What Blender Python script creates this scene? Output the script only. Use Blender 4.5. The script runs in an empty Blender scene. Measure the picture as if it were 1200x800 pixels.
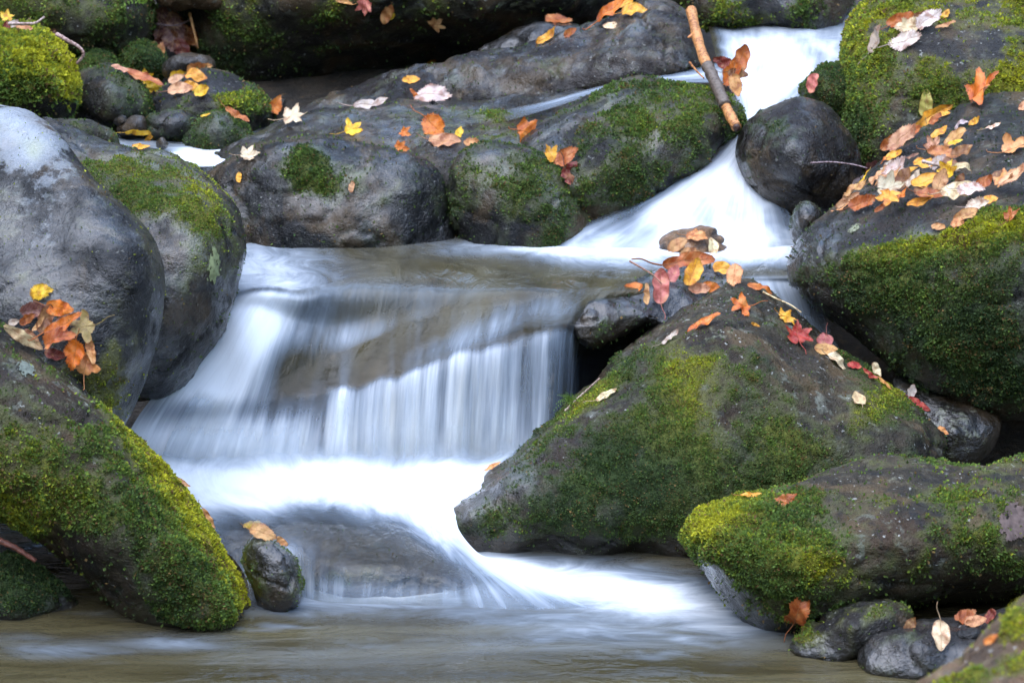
import bpy, math, random
import numpy as np
from mathutils import Vector, Matrix
from mathutils.geometry import delaunay_2d_cdt
from mathutils.bvhtree import BVHTree

C = bpy.context.scene.collection
SC = bpy.context.scene
random.seed(7)
RNG = np.random.default_rng(11)

# ------------------------------------------------------------------ camera
CAM_H, PITCH, FPX = 1.66, math.radians(13.0), 100 / 36 * 1200
CAM = np.array([0.0, 0.0, CAM_H])
FWD = np.array([0, math.cos(PITCH), -math.sin(PITCH)])
UPV = np.array([0, math.sin(PITCH), math.cos(PITCH)])


def ray(px, py):
    return np.array([(px - 600) / FPX, 0, 0]) + UPV * ((400 - py) / FPX) + FWD


def P(px, py, d):
    """the point of the place seen at that spot of the photo, D metres away along the valley"""
    r = ray(px, py)
    return CAM + r * (d / r[1])


def PZ(px, py, z):
    r = ray(px, py)
    return CAM + r * ((z - CAM_H) / r[2])


def DZ(px, py, z):
    return float(PZ(px, py, z)[1])


def pts_arr(px, py, d):
    px = np.asarray(px, float); py = np.asarray(py, float); d = np.asarray(d, float)
    r = np.stack([(px - 600) / FPX, np.zeros_like(px), np.zeros_like(px)], -1) + UPV * ((400 - py) / FPX)[..., None] + FWD
    return CAM + r * (d / r[..., 1])[..., None]


def project(co):
    v = co - CAM
    f = v @ FWD
    return 600 + v[:, 0] / f * FPX, 400 - (v @ UPV) / f * FPX


cam_d = bpy.data.cameras.new('camera')
cam = bpy.data.objects.new('camera', cam_d)
C.objects.link(cam)
cam.location = CAM
cam.rotation_euler = (math.radians(90) - PITCH, 0, 0)
cam_d.lens, cam_d.sensor_width, cam_d.clip_end = 100, 36, 500
cam_d.dof.use_dof = True
cam_d.dof.focus_distance = 5.65
cam_d.dof.aperture_fstop = 9
SC.camera = cam

# ------------------------------------------------------------------ noise
_perm = np.random.default_rng(3).permutation(256)
_perm = np.concatenate([_perm, _perm])
_g = np.random.default_rng(5).normal(size=(256, 3))
_g /= np.linalg.norm(_g, axis=1)[:, None]


def noise(p):
    i = np.floor(p).astype(np.int64)
    f = p - i
    u = f * f * f * (f * (f * 6 - 15) + 10)
    i &= 255
    out = 0
    for dx in (0, 1):
        wx = u[:, 0] if dx else 1 - u[:, 0]
        for dy in (0, 1):
            wy = u[:, 1] if dy else 1 - u[:, 1]
            for dz in (0, 1):
                wz = u[:, 2] if dz else 1 - u[:, 2]
                h = _perm[_perm[_perm[(i[:, 0] + dx) & 255] + ((i[:, 1] + dy) & 255)] + ((i[:, 2] + dz) & 255)]
                g = _g[h]
                out = out + wx * wy * wz * (g[:, 0] * (f[:, 0] - dx) + g[:, 1] * (f[:, 1] - dy) + g[:, 2] * (f[:, 2] - dz))
    return out * 1.6


def fbm(p, freq, octs=3, gain=0.5, off=0.0):
    a, s, t = 1.0, 0.0, 0.0
    for k in range(octs):
        s = s + a * noise(p * freq + off + 17.3 * k)
        t += a
        a *= gain
        freq *= 2.03
    return s / t


def sstep(a, b, x):
    t = np.clip((x - a) / (b - a), 0, 1)
    return t * t * (3 - 2 * t)


# ------------------------------------------------------------------ materials
def newmat(name):
    m = bpy.data.materials.new(name)
    m.use_nodes = True
    nt = m.node_tree
    nt.nodes.clear()
    out = nt.nodes.new('ShaderNodeOutputMaterial')
    return m, nt, out


class NG:
    """small helper to write node graphs"""
    def __init__(self, nt):
        self.nt = nt

    def n(self, typ, **kw):
        nd = self.nt.nodes.new(typ)
        for k, v in kw.items():
            setattr(nd, k, v)
        return nd

    def put(self, sock, v):
        if hasattr(v, 'is_output') or isinstance(v, bpy.types.NodeSocket):
            self.nt.links.new(v, sock)
        else:
            sock.default_value = v

    def noise(self, vec, scale, detail=3, rough=.55, dist=0):
        nd = self.n('ShaderNodeTexNoise')
        self.put(nd.inputs['Vector'], vec)
        nd.inputs['Scale'].default_value = scale
        nd.inputs['Detail'].default_value = detail
        nd.inputs['Roughness'].default_value = rough
        nd.inputs['Distortion'].default_value = dist
        return nd.outputs['Fac']

    def mix(self, f, a, b):
        nd = self.n('ShaderNodeMix', data_type='RGBA')
        self.put(nd.inputs['Factor'], f)
        self.put(nd.inputs[6], a)
        self.put(nd.inputs[7], b)
        return nd.outputs[2]

    def math(self, op, a, b=0.0, c=0.0, clamp=False):
        nd = self.n('ShaderNodeMath', operation=op, use_clamp=clamp)
        self.put(nd.inputs[0], a)
        self.put(nd.inputs[1], b)
        self.put(nd.inputs[2], c)
        return nd.outputs[0]

    def step(self, x, a, b, lo=0.0, hi=1.0):
        nd = self.n('ShaderNodeMapRange', interpolation_type='SMOOTHSTEP')
        self.put(nd.inputs['Value'], x)
        self.put(nd.inputs['From Min'], a)
        self.put(nd.inputs['From Max'], b)
        self.put(nd.inputs['To Min'], lo)
        self.put(nd.inputs['To Max'], hi)
        return nd.outputs['Result']

    def attr(self, name):
        nd = self.n('ShaderNodeAttribute', attribute_name=name)
        return nd

    def sep(self, v):
        nd = self.n('ShaderNodeSeparateColor')
        self.put(nd.inputs[0], v)
        return nd.outputs

    def bump(self, h, strength, dist, normal=None):
        nd = self.n('ShaderNodeBump')
        nd.inputs['Strength'].default_value = strength
        nd.inputs['Distance'].default_value = dist
        self.put(nd.inputs['Height'], h)
        if normal is not None:
            self.put(nd.inputs['Normal'], normal)
        return nd.outputs['Normal']

    def principled(self, **kw):
        nd = self.n('ShaderNodeBsdfPrincipled')
        for k, v in kw.items():
            self.put(nd.inputs[k.replace('_', ' ')], v)
        return nd.outputs[0]


def rgb(r, g, b):
    return (r, g, b, 1.0)


def mat_rock():
    m, nt, out = newmat('stone')
    g = NG(nt)
    pos = g.n('ShaderNodeTexCoord').outputs['Object']
    at = g.attr('mask')
    r_, h_, w_ = g.sep(at.outputs['Color'])[:3]
    moss, hue, wet = r_, h_, w_
    pale = at.outputs['Alpha']
    tint = g.n('ShaderNodeObjectInfo').outputs['Color']
    n1 = g.noise(pos, 7, 5, .6)
    n2 = g.noise(pos, 38, 5, .65)
    n3 = g.noise(pos, 190, 3, .6)
    n4 = g.noise(pos, 3, 4, .6, .6)
    # mineral colour
    c = g.mix(g.step(n1, .35, .68), rgb(.030, .030, .028), rgb(.078, .070, .056))
    c = g.mix(g.step(n4, .52, .7), c, rgb(.048, .035, .027))
    c = g.mix(g.math('MULTIPLY', g.step(n2, .5, .72), .55), c, rgb(.14, .138, .13))
    c = g.mix(g.math('MULTIPLY', g.step(n3, .56, .72), .6), c, rgb(.016, .016, .016))
    mul = g.n('ShaderNodeMix', data_type='RGBA', blend_type='MULTIPLY')
    mul.inputs['Factor'].default_value = 1
    c = g.mix(.50, c, rgb(0, 0, 0))
    g.put(mul.inputs[6], c)
    g.put(mul.inputs[7], tint)
    c = mul.outputs[2]
    # fine grain and darker weathering stains
    n5 = g.noise(pos, 16, 6, .7, .3)
    c = g.mix(g.math('MULTIPLY', g.step(n5, .5, .64), .8), c, rgb(.012, .013, .014))
    n6 = g.noise(pos, 5, 5, .62, .8)
    c = g.mix(g.math('MULTIPLY', g.step(n6, .5, .64), .75), c, rgb(.085, .058, .030))
    n7 = g.noise(pos, 27, 4, .6, .4)
    lich = g.math('MULTIPLY', g.step(n7, .57, .63), g.math('MULTIPLY', g.step(n1, .42, .6), g.math('SUBTRACT', .75, wet, clamp=True)))
    c = g.mix(lich, c, rgb(.13, .14, .115))
    # pale lichen; on the grey boulder's top, sky reflection painted as colour
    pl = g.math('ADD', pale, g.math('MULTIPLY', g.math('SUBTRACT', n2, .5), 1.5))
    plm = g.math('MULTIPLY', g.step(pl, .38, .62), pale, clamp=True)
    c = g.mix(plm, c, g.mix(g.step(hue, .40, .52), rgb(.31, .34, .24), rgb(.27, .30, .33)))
    spk = g.math('MULTIPLY', g.step(g.noise(pos, 95, 2, .5), .67, .72), .5)
    c = g.mix(g.math('MULTIPLY', spk, g.math('SUBTRACT', 1, wet, clamp=True)), c, rgb(.45, .46, .42))
    # wet stone is darker and shinier
    dark = g.n('ShaderNodeMix', data_type='RGBA', blend_type='MULTIPLY')
    g.put(dark.inputs['Factor'], g.math('MULTIPLY', g.math('MULTIPLY', wet, .85), g.math('SUBTRACT', 1, plm)))
    g.put(dark.inputs[6], c)
    dark.inputs[7].default_value = rgb(.38, .36, .34)
    c = dark.outputs[2]
    # moss film and dark algae under the tufts
    al = g.math('ADD', moss, g.math('MULTIPLY', g.math('SUBTRACT', n1, .5), .8))
    al = g.math('ADD', al, g.math('MULTIPLY', g.math('SUBTRACT', n2, .5), .8))
    c = g.mix(g.math('MULTIPLY', g.step(al, .0, .5), .85), c, g.mix(hue, rgb(.034, .046, .024), rgb(.12, .115, .03)))
    mm = g.math('ADD', moss, g.math('MULTIPLY', g.math('SUBTRACT', n3, .5), .9))
    mm = g.math('ADD', mm, g.math('MULTIPLY', g.math('SUBTRACT', n2, .5), .7))
    mm = g.step(mm, .36, .85)
    mc = g.mix(hue, rgb(.034, .052, .02), rgb(.19, .18, .022))
    mc = g.mix(g.step(n3, .35, .65), g.mix(.55, mc, rgb(.01, .013, .005)), mc)
    c = g.mix(mm, c, mc)
    ro = g.mix(wet, rgb(.52, .52, .52), rgb(.13, .13, .13))
    ro = g.math('ADD', g.sep(ro)[0], g.math('MULTIPLY', g.math('SUBTRACT', n2, .5), .35), clamp=True)
    ro = g.math('MAXIMUM', ro, g.math('MULTIPLY', mm, .85))
    hgt = g.math('ADD', g.math('MULTIPLY', n2, .6), g.math('MULTIPLY', n3, .3))
    hgt = g.math('ADD', hgt, g.math('MULTIPLY', g.noise(pos, 480, 2, .5), .08))
    hgt = g.math('ADD', hgt, g.math('MULTIPLY', mm, .15))
    nrm = g.bump(hgt, 1.0, .017)
    spec = g.math('ADD', .13, g.math('MULTIPLY', wet, .22))
    spec = g.math('MULTIPLY', spec, g.math('SUBTRACT', 1, g.math('MULTIPLY', mm, .8)))
    cn = g.bump(g.math('ADD', g.math('MULTIPLY', n2, .7), g.math('MULTIPLY', n5, .6)), .6, .014)
    cw = g.math('MULTIPLY', g.step(g.math('ADD', wet, g.math('MULTIPLY', g.math('SUBTRACT', g.math('ADD', g.math('MULTIPLY', n1, .6), g.math('MULTIPLY', n5, .4)), .5), 2.4)), .28, .85), g.math('SUBTRACT', 1, mm))
    b = g.principled(Base_Color=c, Roughness=ro, Normal=nrm, Specular_IOR_Level=spec, Coat_Weight=g.math('MULTIPLY', cw, .9), Coat_Roughness=.07, Coat_IOR=1.5, Coat_Normal=cn)
    nt.links.new(b, out.inputs[0])
    return m


def mat_moss():
    m, nt, out = newmat('moss')
    g = NG(nt)
    col = g.attr('col').outputs['Color']
    b = g.principled(Base_Color=col, Roughness=.7, Specular_IOR_Level=.15)
    t = g.n('ShaderNodeBsdfTranslucent')
    g.put(t.inputs[0], col)
    mx = g.n('ShaderNodeMixShader')
    mx.inputs[0].default_value = .35
    nt.links.new(b, mx.inputs[1])
    nt.links.new(t.outputs[0], mx.inputs[2])
    nt.links.new(mx.outputs[0], out.inputs[0])
    return m


def mat_water():
    m, nt, out = newmat('running_water')
    g = NG(nt)
    at = g.attr('flow')
    foam, deep, soft = g.sep(at.outputs['Color'])[:3]
    uv = g.n('ShaderNodeUVMap', uv_map='flow_uv').outputs[0]

    def stretch(sx, sy):
        mp = g.n('ShaderNodeMapping')
        g.put(mp.inputs['Vector'], uv)
        mp.inputs['Scale'].default_value = (sx, sy, 1)
        return mp.outputs[0]
    s1 = g.noise(stretch(34, 1.6), 1, 3, .6)
    s2 = g.noise(stretch(95, 4.5), 1, 3, .6)
    s3 = g.noise(stretch(9, 1.3), 1, 3, .5, .4)
    sw = g.noise(stretch(11, 5), 1, 4, .62, 1.4)
    st = g.math('ADD', g.math('MULTIPLY', g.math('SUBTRACT', s1, .5), 1.0), g.math('MULTIPLY', g.math('SUBTRACT', s2, .5), .55))
    st = g.math('ADD', st, g.math('MULTIPLY', g.math('SUBTRACT', s3, .5), .9))
    sf = g.math('ADD', g.math('MULTIPLY', g.math('SUBTRACT', sw, .5), 1.1), g.math('MULTIPLY', g.math('SUBTRACT', s3, .5), .5))
    k = g.n('ShaderNodeMix', data_type='FLOAT')
    g.put(k.inputs[0], soft)
    g.put(k.inputs[2], st)
    g.put(k.inputs[3], sf)
    amp = g.math('MULTIPLY', g.math('MULTIPLY', foam, g.math('SUBTRACT', 1.12, foam)), 4.2)
    f = g.math('ADD', foam, g.math('MULTIPLY', g.math('MULTIPLY', k.outputs[0], amp), .75), clamp=True)
    # clear water: a film over stone, or olive brown where it is deep
    rip = g.noise(stretch(7, 3.2), 1, 3, .5, .8)
    nrm = g.bump(g.math('ADD', g.math('ADD', g.math('MULTIPLY', rip, 1.0), g.math('MULTIPLY', sw, .7)), g.math('MULTIPLY', s1, .3)), .5, .024)
    bc = g.mix(g.step(s3, .3, .7), rgb(.034, .028, .013), rgb(.068, .058, .029))
    body = g.principled(Base_Color=bc, Roughness=.15, IOR=1.28, Normal=nrm)
    tr = g.n('ShaderNodeBsdfTransparent')
    tr.inputs[0].default_value = rgb(.86, .84, .78)
    gl = g.n('ShaderNodeBsdfGlossy')
    gl.inputs['Roughness'].default_value = .25
    g.put(gl.inputs['Normal'], nrm)
    fr = g.n('ShaderNodeFresnel')
    fr.inputs['IOR'].default_value = 1.18
    g.put(fr.inputs['Normal'], nrm)
    film = g.n('ShaderNodeMixShader')
    nt.links.new(fr.outputs[0], film.inputs[0])
    nt.links.new(tr.outputs[0], film.inputs[1])
    nt.links.new(gl.outputs[0], film.inputs[2])
    none = g.n('ShaderNodeBsdfTransparent')
    thin = g.n('ShaderNodeMixShader')
    g.put(thin.inputs[0], at.outputs['Alpha'])
    nt.links.new(none.outputs[0], thin.inputs[1])
    nt.links.new(film.outputs[0], thin.inputs[2])
    film = thin
    clear = g.n('ShaderNodeMixShader')
    g.put(clear.inputs[0], deep)
    nt.links.new(film.outputs[0], clear.inputs[1])
    nt.links.new(body, clear.inputs[2])
    wn = g.bump(g.math('ADD', s1, g.math('MULTIPLY', s2, .4)), .22, .02)
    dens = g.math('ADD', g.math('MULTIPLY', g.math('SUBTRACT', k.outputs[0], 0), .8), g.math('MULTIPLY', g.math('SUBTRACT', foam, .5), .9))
    wc = g.mix(g.step(dens, -.3, .42), rgb(.34, .44, .57), rgb(.76, .81, .86))  # denser foam is whiter; bluish-grey shading is put into the streak colour
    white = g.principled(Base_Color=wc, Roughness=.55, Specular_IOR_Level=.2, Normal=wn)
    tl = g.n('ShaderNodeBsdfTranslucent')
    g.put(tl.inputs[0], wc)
    wm = g.n('ShaderNodeMixShader')
    wm.inputs[0].default_value = .3
    nt.links.new(white, wm.inputs[1])
    nt.links.new(tl.outputs[0], wm.inputs[2])
    fin = g.n('ShaderNodeMixShader')
    g.put(fin.inputs[0], f)
    nt.links.new(clear.outputs[0], fin.inputs[1])
    nt.links.new(wm.outputs[0], fin.inputs[2])
    nt.links.new(fin.outputs[0], out.inputs[0])
    return m


def mat_ground():
    m, nt, out = newmat('forest_soil')
    g = NG(nt)
    pos = g.n('ShaderNodeTexCoord').outputs['Object']
    n1 = g.noise(pos, 6, 5, .6)
    n2 = g.noise(pos, 45, 4, .65)
    c = g.mix(g.step(n1, .4, .65), rgb(.022, .018, .013), rgb(.06, .043, .026))
    c = g.mix(g.math('MULTIPLY', g.step(n2, .56, .7), .6), c, rgb(.12, .075, .035))
    b = g.principled(Base_Color=c, Roughness=.85, Normal=g.bump(n2, .8, .02))
    nt.links.new(b, out.inputs[0])
    return m


M_ROCK, M_MOSS, M_WATER, M_GROUND = mat_rock(), mat_moss(), mat_water(), mat_ground()


# ------------------------------------------------------------------ mesh helpers
def mesh_from(name, co, faces, mat, smooth=True):
    me = bpy.data.meshes.new(name)
    co = np.asarray(co, np.float32)
    faces = np.asarray(faces, np.int32)
    k = faces.shape[1]
    me.vertices.add(len(co))
    me.vertices.foreach_set('co', co.ravel())
    me.loops.add(faces.size)
    me.loops.foreach_set('vertex_index', faces.ravel())
    me.polygons.add(len(faces))
    me.polygons.foreach_set('loop_start', np.arange(0, faces.size, k, dtype=np.int32))
    me.update(calc_edges=True)
    me.polygons.foreach_set('use_smooth', np.full(len(faces), smooth))
    if mat is not None:
        me.materials.append(mat)
    me.validate()
    return me


def link(name, me, parent=None):
    o = bpy.data.objects.new(name, me)
    C.objects.link(o)
    if parent is not None:
        o.parent = parent
    return o


def tag(o, label=None, cat=None, group=None, kind=None):
    for k, v in (('label', label), ('category', cat), ('group', group), ('kind', kind)):
        if v:
            o[k] = v
    return o


def vcol(me, name, arr, typ='FLOAT_COLOR'):
    a = me.color_attributes.new(name, typ, 'POINT')
    a.data.foreach_set('color', np.asarray(arr, np.float32).ravel())


def vco(me):
    a = np.empty(len(me.vertices) * 3, np.float32)
    me.vertices.foreach_get('co', a)
    return a.reshape(-1, 3).astype(np.float64)


def vno(me):
    a = np.empty(len(me.vertices) * 3, np.float32)
    me.vertex_normals.foreach_get('vector', a)
    return a.reshape(-1, 3).astype(np.float64)


def spline_closed(pts, per=8):
    p = np.asarray(pts, float)
    n = len(p)
    out = []
    for i in range(n):
        a, b, c, d = p[i - 1], p[i], p[(i + 1) % n], p[(i + 2) % n]
        L = np.linalg.norm((c - b)[:2])
        k = max(2, int(L / per))
        # centripetal-like tangents limited by the short neighbours
        t1 = (c - a); t2 = (d - b)
        l1 = np.linalg.norm((b - a)[:2]) + L; l2 = np.linalg.norm((d - c)[:2]) + L
        m1 = t1 * (L / l1); m2 = t2 * (L / l2)
        for j in range(k):
            t = j / k
            h = (2 * t**3 - 3 * t * t + 1, t**3 - 2 * t * t + t, -2 * t**3 + 3 * t * t, t**3 - t * t)
            out.append(b * h[0] + m1 * h[1] + c * h[2] + m2 * h[3])
    return np.array(out)


def rbf_fit(xy, v):
    n = len(xy)
    d = np.linalg.norm(xy[:, None] - xy[None], axis=2)
    A = np.zeros((n + 3, n + 3))
    A[:n, :n] = d - np.eye(n) * 2.0
    A[:n, n] = 1
    A[:n, n + 1:] = xy / 100
    A[n, :n] = 1
    A[n + 1:, :n] = xy.T / 100
    s = np.linalg.lstsq(A, np.concatenate([v, np.zeros(3)]), rcond=None)[0]

    def ev(q):
        dd = np.linalg.norm(q[:, None] - xy[None], axis=2)
        return dd @ s[:n] + s[n] + q @ s[n + 1:] / 100
    return ev


def inside(poly, q):
    x, y = q[:, 0], q[:, 1]
    r = np.zeros(len(q), bool)
    n = len(poly)
    for i in range(n):
        x1, y1 = poly[i]; x2, y2 = poly[(i + 1) % n]
        c = (y1 > y) != (y2 > y)
        if c.any():
            xi = (x2 - x1) * (y - y1) / (y2 - y1 + 1e-12) + x1
            r ^= c & (x < xi)
    return r


def dist_poly(poly, q):
    best = np.full(len(q), 1e9)
    n = len(poly)
    for i in range(n):
        a = poly[i]; b = poly[(i + 1) % n]
        ab = b - a
        t = np.clip(((q - a) @ ab) / (ab @ ab + 1e-12), 0, 1)
        best = np.minimum(best, np.linalg.norm(q - (a + t[:, None] * ab), axis=1))
    return best


ROCKS = {}          # key -> (object, BVH) for laying leaves on them


def solid(outline, inner, R, B, T, d0=None):
    """closed boulder: the outline and the relief points give its facing side, T metres its depth behind"""
    ol = [(p[0], p[1], p[2] if len(p) > 2 else d0) for p in outline]
    o = spline_closed(ol, per=max(5, R * .3))
    poly = o[:, :2]
    ext = poly.max(0) - poly.min(0)
    step = max(4.0, math.sqrt(ext[0] * ext[1]) / 42)
    gx, gy = np.meshgrid(np.arange(poly[:, 0].min(), poly[:, 0].max(), step), np.arange(poly[:, 1].min(), poly[:, 1].max(), step))
    q = np.stack([gx.ravel(), gy.ravel()], 1)
    q += RNG.uniform(-.25, .25, q.shape) * step
    q = q[inside(poly, q)]
    q = q[dist_poly(poly, q) > step * .45]
    allp = np.concatenate([poly, q])
    nb = len(poly)
    vs, es, fs, vo, eo, fo = delaunay_2d_cdt([Vector(p) for p in allp], [(i, (i + 1) % nb) for i in range(nb)], [], 1, 1e-4)
    v2 = np.array([list(v) for v in vs])
    tri = np.array([list(f) for f in fs if len(f) == 3])
    onb = np.array([any(k < nb for k in l) for l in vo])
    ctrl = np.array(ol + [tuple(p) for p in inner], float)
    ev = rbf_fit(ctrl[:, :2], ctrl[:, 2])
    ob = np.array(ol, float)
    evb = rbf_fit(ob[:, :2], ob[:, 2])
    e = dist_poly(poly, v2)
    e[onb] = 0
    s = np.clip(e / R, 0, 1)
    front = ev(v2) + B * (1 - np.sqrt(np.clip(1 - (1 - s)**2, 0, 1)))
    s2 = np.clip(e / max(e.max() * .8, 1e-6), 0, 1)
    edge = ev(v2) + B
    back = np.maximum(np.maximum(evb(v2) + B, edge), front) + T * np.sqrt(np.clip(1 - (1 - s2)**2, 0, 1))
    back[onb] = front[onb]
    n = len(v2)
    co = np.concatenate([pts_arr(v2[:, 0], v2[:, 1], front), pts_arr(v2[:, 0], v2[:, 1], back)])
    bi = np.where(onb, np.arange(n), np.arange(n) + n)
    faces = np.concatenate([tri, bi[tri][:, ::-1]])
    return co, faces


def tufts(me, dens, size, parent, gate=.55, lush=1.0, hang=0.0):
    size *= .78
    """small moss shoots growing from the mossy faces of a boulder, one mesh"""
    me.calc_loop_triangles()
    t = np.empty(len(me.loop_triangles) * 3, np.int32)
    me.loop_triangles.foreach_get('vertices', t)
    t = t.reshape(-1, 3)
    co, no = vco(me), vno(me)
    mk = np.empty(len(co) * 4, np.float32)
    me.color_attributes['mask'].data.foreach_get('color', mk)
    mk = mk.reshape(-1, 4)
    a, b, c = co[t[:, 0]], co[t[:, 1]], co[t[:, 2]]
    area = np.linalg.norm(np.cross(b - a, c - a), axis=1) / 2
    mm = mk[t][:, :, 0].mean(1)
    nn = no[t].mean(1)
    mid = (a + b + c) / 3
    vis = ((CAM - mid) * nn).sum(1) > -0.35 * np.linalg.norm(CAM - mid, axis=1)
    px, py = project(mid)
    vis &= (px > -90) & (px < 1290) & (py > -60) & (py < 860)
    w = area * (sstep(.05, .95, mm)**1.7 + .012) * vis
    n = int(w.sum() * dens * 1.5)
    if n < 30:
        return None
    k = RNG.choice(len(t), n, p=w / w.sum())
    r1, r2 = RNG.random(n), RNG.random(n)
    fl = r1 + r2 > 1
    r1[fl], r2[fl] = 1 - r1[fl], 1 - r2[fl]
    p = a[k] + (b[k] - a[k]) * r1[:, None] + (c[k] - a[k]) * r2[:, None]
    nv = nn[k]
    nv /= np.linalg.norm(nv, axis=1)[:, None] + 1e-9
    mh = mk[t[k]][:, :, 1].mean(1)
    clump = fbm(p, 45, 2)
    keep = clump + .25 * RNG.normal(size=n) > -.28
    p, nv, mh, clump = p[keep], nv[keep], mh[keep], clump[keep]
    n = len(p)
    d = nv + RNG.normal(size=(n, 3)) * .75
    d[:, 2] -= hang * (1 - nv[:, 2])
    d /= np.linalg.norm(d, axis=1)[:, None]
    sidev = np.cross(d, RNG.normal(size=(n, 3)))
    sidev /= np.linalg.norm(sidev, axis=1)[:, None] + 1e-9
    L = size * RNG.uniform(.5, 1.35, n) * (1 + .5 * clump) * lush
    W = L * RNG.uniform(.2, .36, n)
    base = p - nv * .0015
    tip = base + d * L[:, None]
    mdp = base + d * (L * .5)[:, None] + nv * (L * .12)[:, None]
    v = np.empty((n, 4, 3))
    v[:, 0] = base
    v[:, 1] = mdp + sidev * W[:, None]
    v[:, 2] = tip
    v[:, 3] = mdp - sidev * W[:, None]
    fcs = np.arange(n * 4).reshape(n, 4)
    mo = mesh_from('moss', v.reshape(-1, 3), fcs, M_MOSS, False)
    dk = np.array([.042, .072, .030]); lt = np.array([.44, .42, .026]); md = np.array([.13, .205, .038])
    h = np.clip(mh + RNG.normal(size=n) * .13 + clump * .25, 0, 1)[:, None]
    col = np.where(h < .5, dk + (md - dk) * h * 2, md + (lt - md) * (h - .5) * 2)
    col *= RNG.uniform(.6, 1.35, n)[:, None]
    br = RNG.random(n) < .06 + .25 * sstep(.1, .5, fbm(p, 11, 2, off=4.4))
    col[br] = np.array([.20, .13, .05]) * RNG.uniform(.5, 1.1, br.sum())[:, None]
    c4 = np.ones((n, 4, 4))
    c4[:, :, :3] = col[:, None]
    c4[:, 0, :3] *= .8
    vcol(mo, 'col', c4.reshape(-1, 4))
    o = link('moss', mo, parent)
    o['kind'] = 'stuff'
    return o


def blobs(px, py, bl, base=0.0):
    """sum of soft patches (x, y, rx, ry, amount[, tilt])"""
    s = np.full(len(px), float(base))
    for b in bl:
        x, y, rx, ry, v = b[:5]
        a = math.radians(b[5]) if len(b) > 5 else 0
        dx, dy = px - x, py - y
        u = dx * math.cos(a) + dy * math.sin(a)
        w = -dx * math.sin(a) + dy * math.cos(a)
        s += v * np.exp(-((u / rx)**2 + (w / ry)**2)**1.15)
    return s


def rock(key, name, label, outline, inner=(), R=25, B=.06, T=.3, d0=None, voxel=.009, smooth=14, amp=1.0,
         moss=(), mbase=0.0, hue=(), hbase=.35, wet=(), wbase=0.0, pale=(), pbase=0.0, tint=(1, 1, 1),
         dens=150000, size=.009, more=(), cat='boulder', lush=1.0, waterz=None, hang=0.0, upmoss=0.0, group=None):
    co, fa = solid(outline, inner, R, B, T, d0)
    allc, allf = [co], [fa]
    for (o2, i2, R2, B2, T2) in more:
        c2, f2 = solid(o2, i2, R2, B2, T2)
        allf.append(f2 + sum(len(c) for c in allc))
        allc.append(c2)
    tmp = mesh_from('tmp', np.concatenate(allc), np.concatenate(allf), None)
    ob = link(name, tmp)
    md = ob.modifiers.new('r', 'REMESH')
    md.mode = 'VOXEL'
    md.voxel_size = voxel
    sm = ob.modifiers.new('s', 'SMOOTH')
    sm.factor = .5
    sm.iterations = smooth
    dg = bpy.context.evaluated_depsgraph_get()
    me = bpy.data.meshes.new_from_object(ob.evaluated_get(dg))
    ob.modifiers.clear()
    ob.data = me
    bpy.data.meshes.remove(tmp)
    me.name = name
    co = vco(me)
    no = vno(me)
    off = (abs(hash(key)) % 1) + sum(ord(ch) for ch in key) * 1.37
    disp = amp * (.016 * fbm(co, 7, 2, off=off) + .007 * fbm(co, 22, 3, off=off + 5) + .0022 * fbm(co, 80, 2, off=off + 9))
    # a few bedding cracks
    cr = np.abs(fbm(co * np.array([1, 1, 2.2]), 3.1, 2, off=off + 40))
    disp -= amp * .010 * np.exp(-(cr / .018)**2)
    px, py = project(co)
    nz = no[:, 2]
    mval = blobs(px, py, moss, mbase) + upmoss * np.clip(nz, -.3, 1)
    mval = mval + .55 * fbm(co, 8, 3, off=off + 3) + .45 * fbm(co, 34, 3, off=off + 8)
    mval[mval < 0] = 0
    mask = sstep(.08, 1.0, mval)
    if waterz is not None:
        hz = co[:, 2] - waterz + .02 * fbm(co, 12, 2)
        mask *= sstep(.0, .03, hz)
        wetz = 1 - sstep(.02, .07, hz)
    else:
        wetz = 0
    hv = np.clip(blobs(px, py, hue, hbase - .08) + .3 * fbm(co, 8, 2, off=off + 31), 0, 1)
    wv = np.clip(np.maximum(blobs(px, py, wet, wbase) + .25 * fbm(co, 10, 2, off=off + 61), wetz), 0, 1)
    pv = np.clip(blobs(px, py, pale, pbase) * (1 + .6 * fbm(co, 10, 3, off=off + 71)), 0, 1)
    disp += mask * (.005 + .011 * fbm(co, 34, 2, off=off + 19))
    co = co + no * disp[:, None]
    me.vertices.foreach_set('co', co.astype(np.float32).ravel())
    me.update()
    me.polygons.foreach_set('use_smooth', np.full(len(me.polygons), True))
    vcol(me, 'mask', np.stack([mask, hv, wv, pv], 1))
    me.materials.clear()
    me.materials.append(M_ROCK)
    ob.color = (*tint, 1)
    tag(ob, label, cat, group)
    if dens:
        tufts(me, dens, size, ob, lush=lush, hang=hang)
    me.calc_loop_triangles()
    t = np.empty(len(me.loop_triangles) * 3, np.int32)
    me.loop_triangles.foreach_get('vertices', t)
    ROCKS[key] = (ob, BVHTree.FromPolygons([tuple(v) for v in co], [tuple(x) for x in t.reshape(-1, 3).tolist()]))
    return ob


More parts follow.
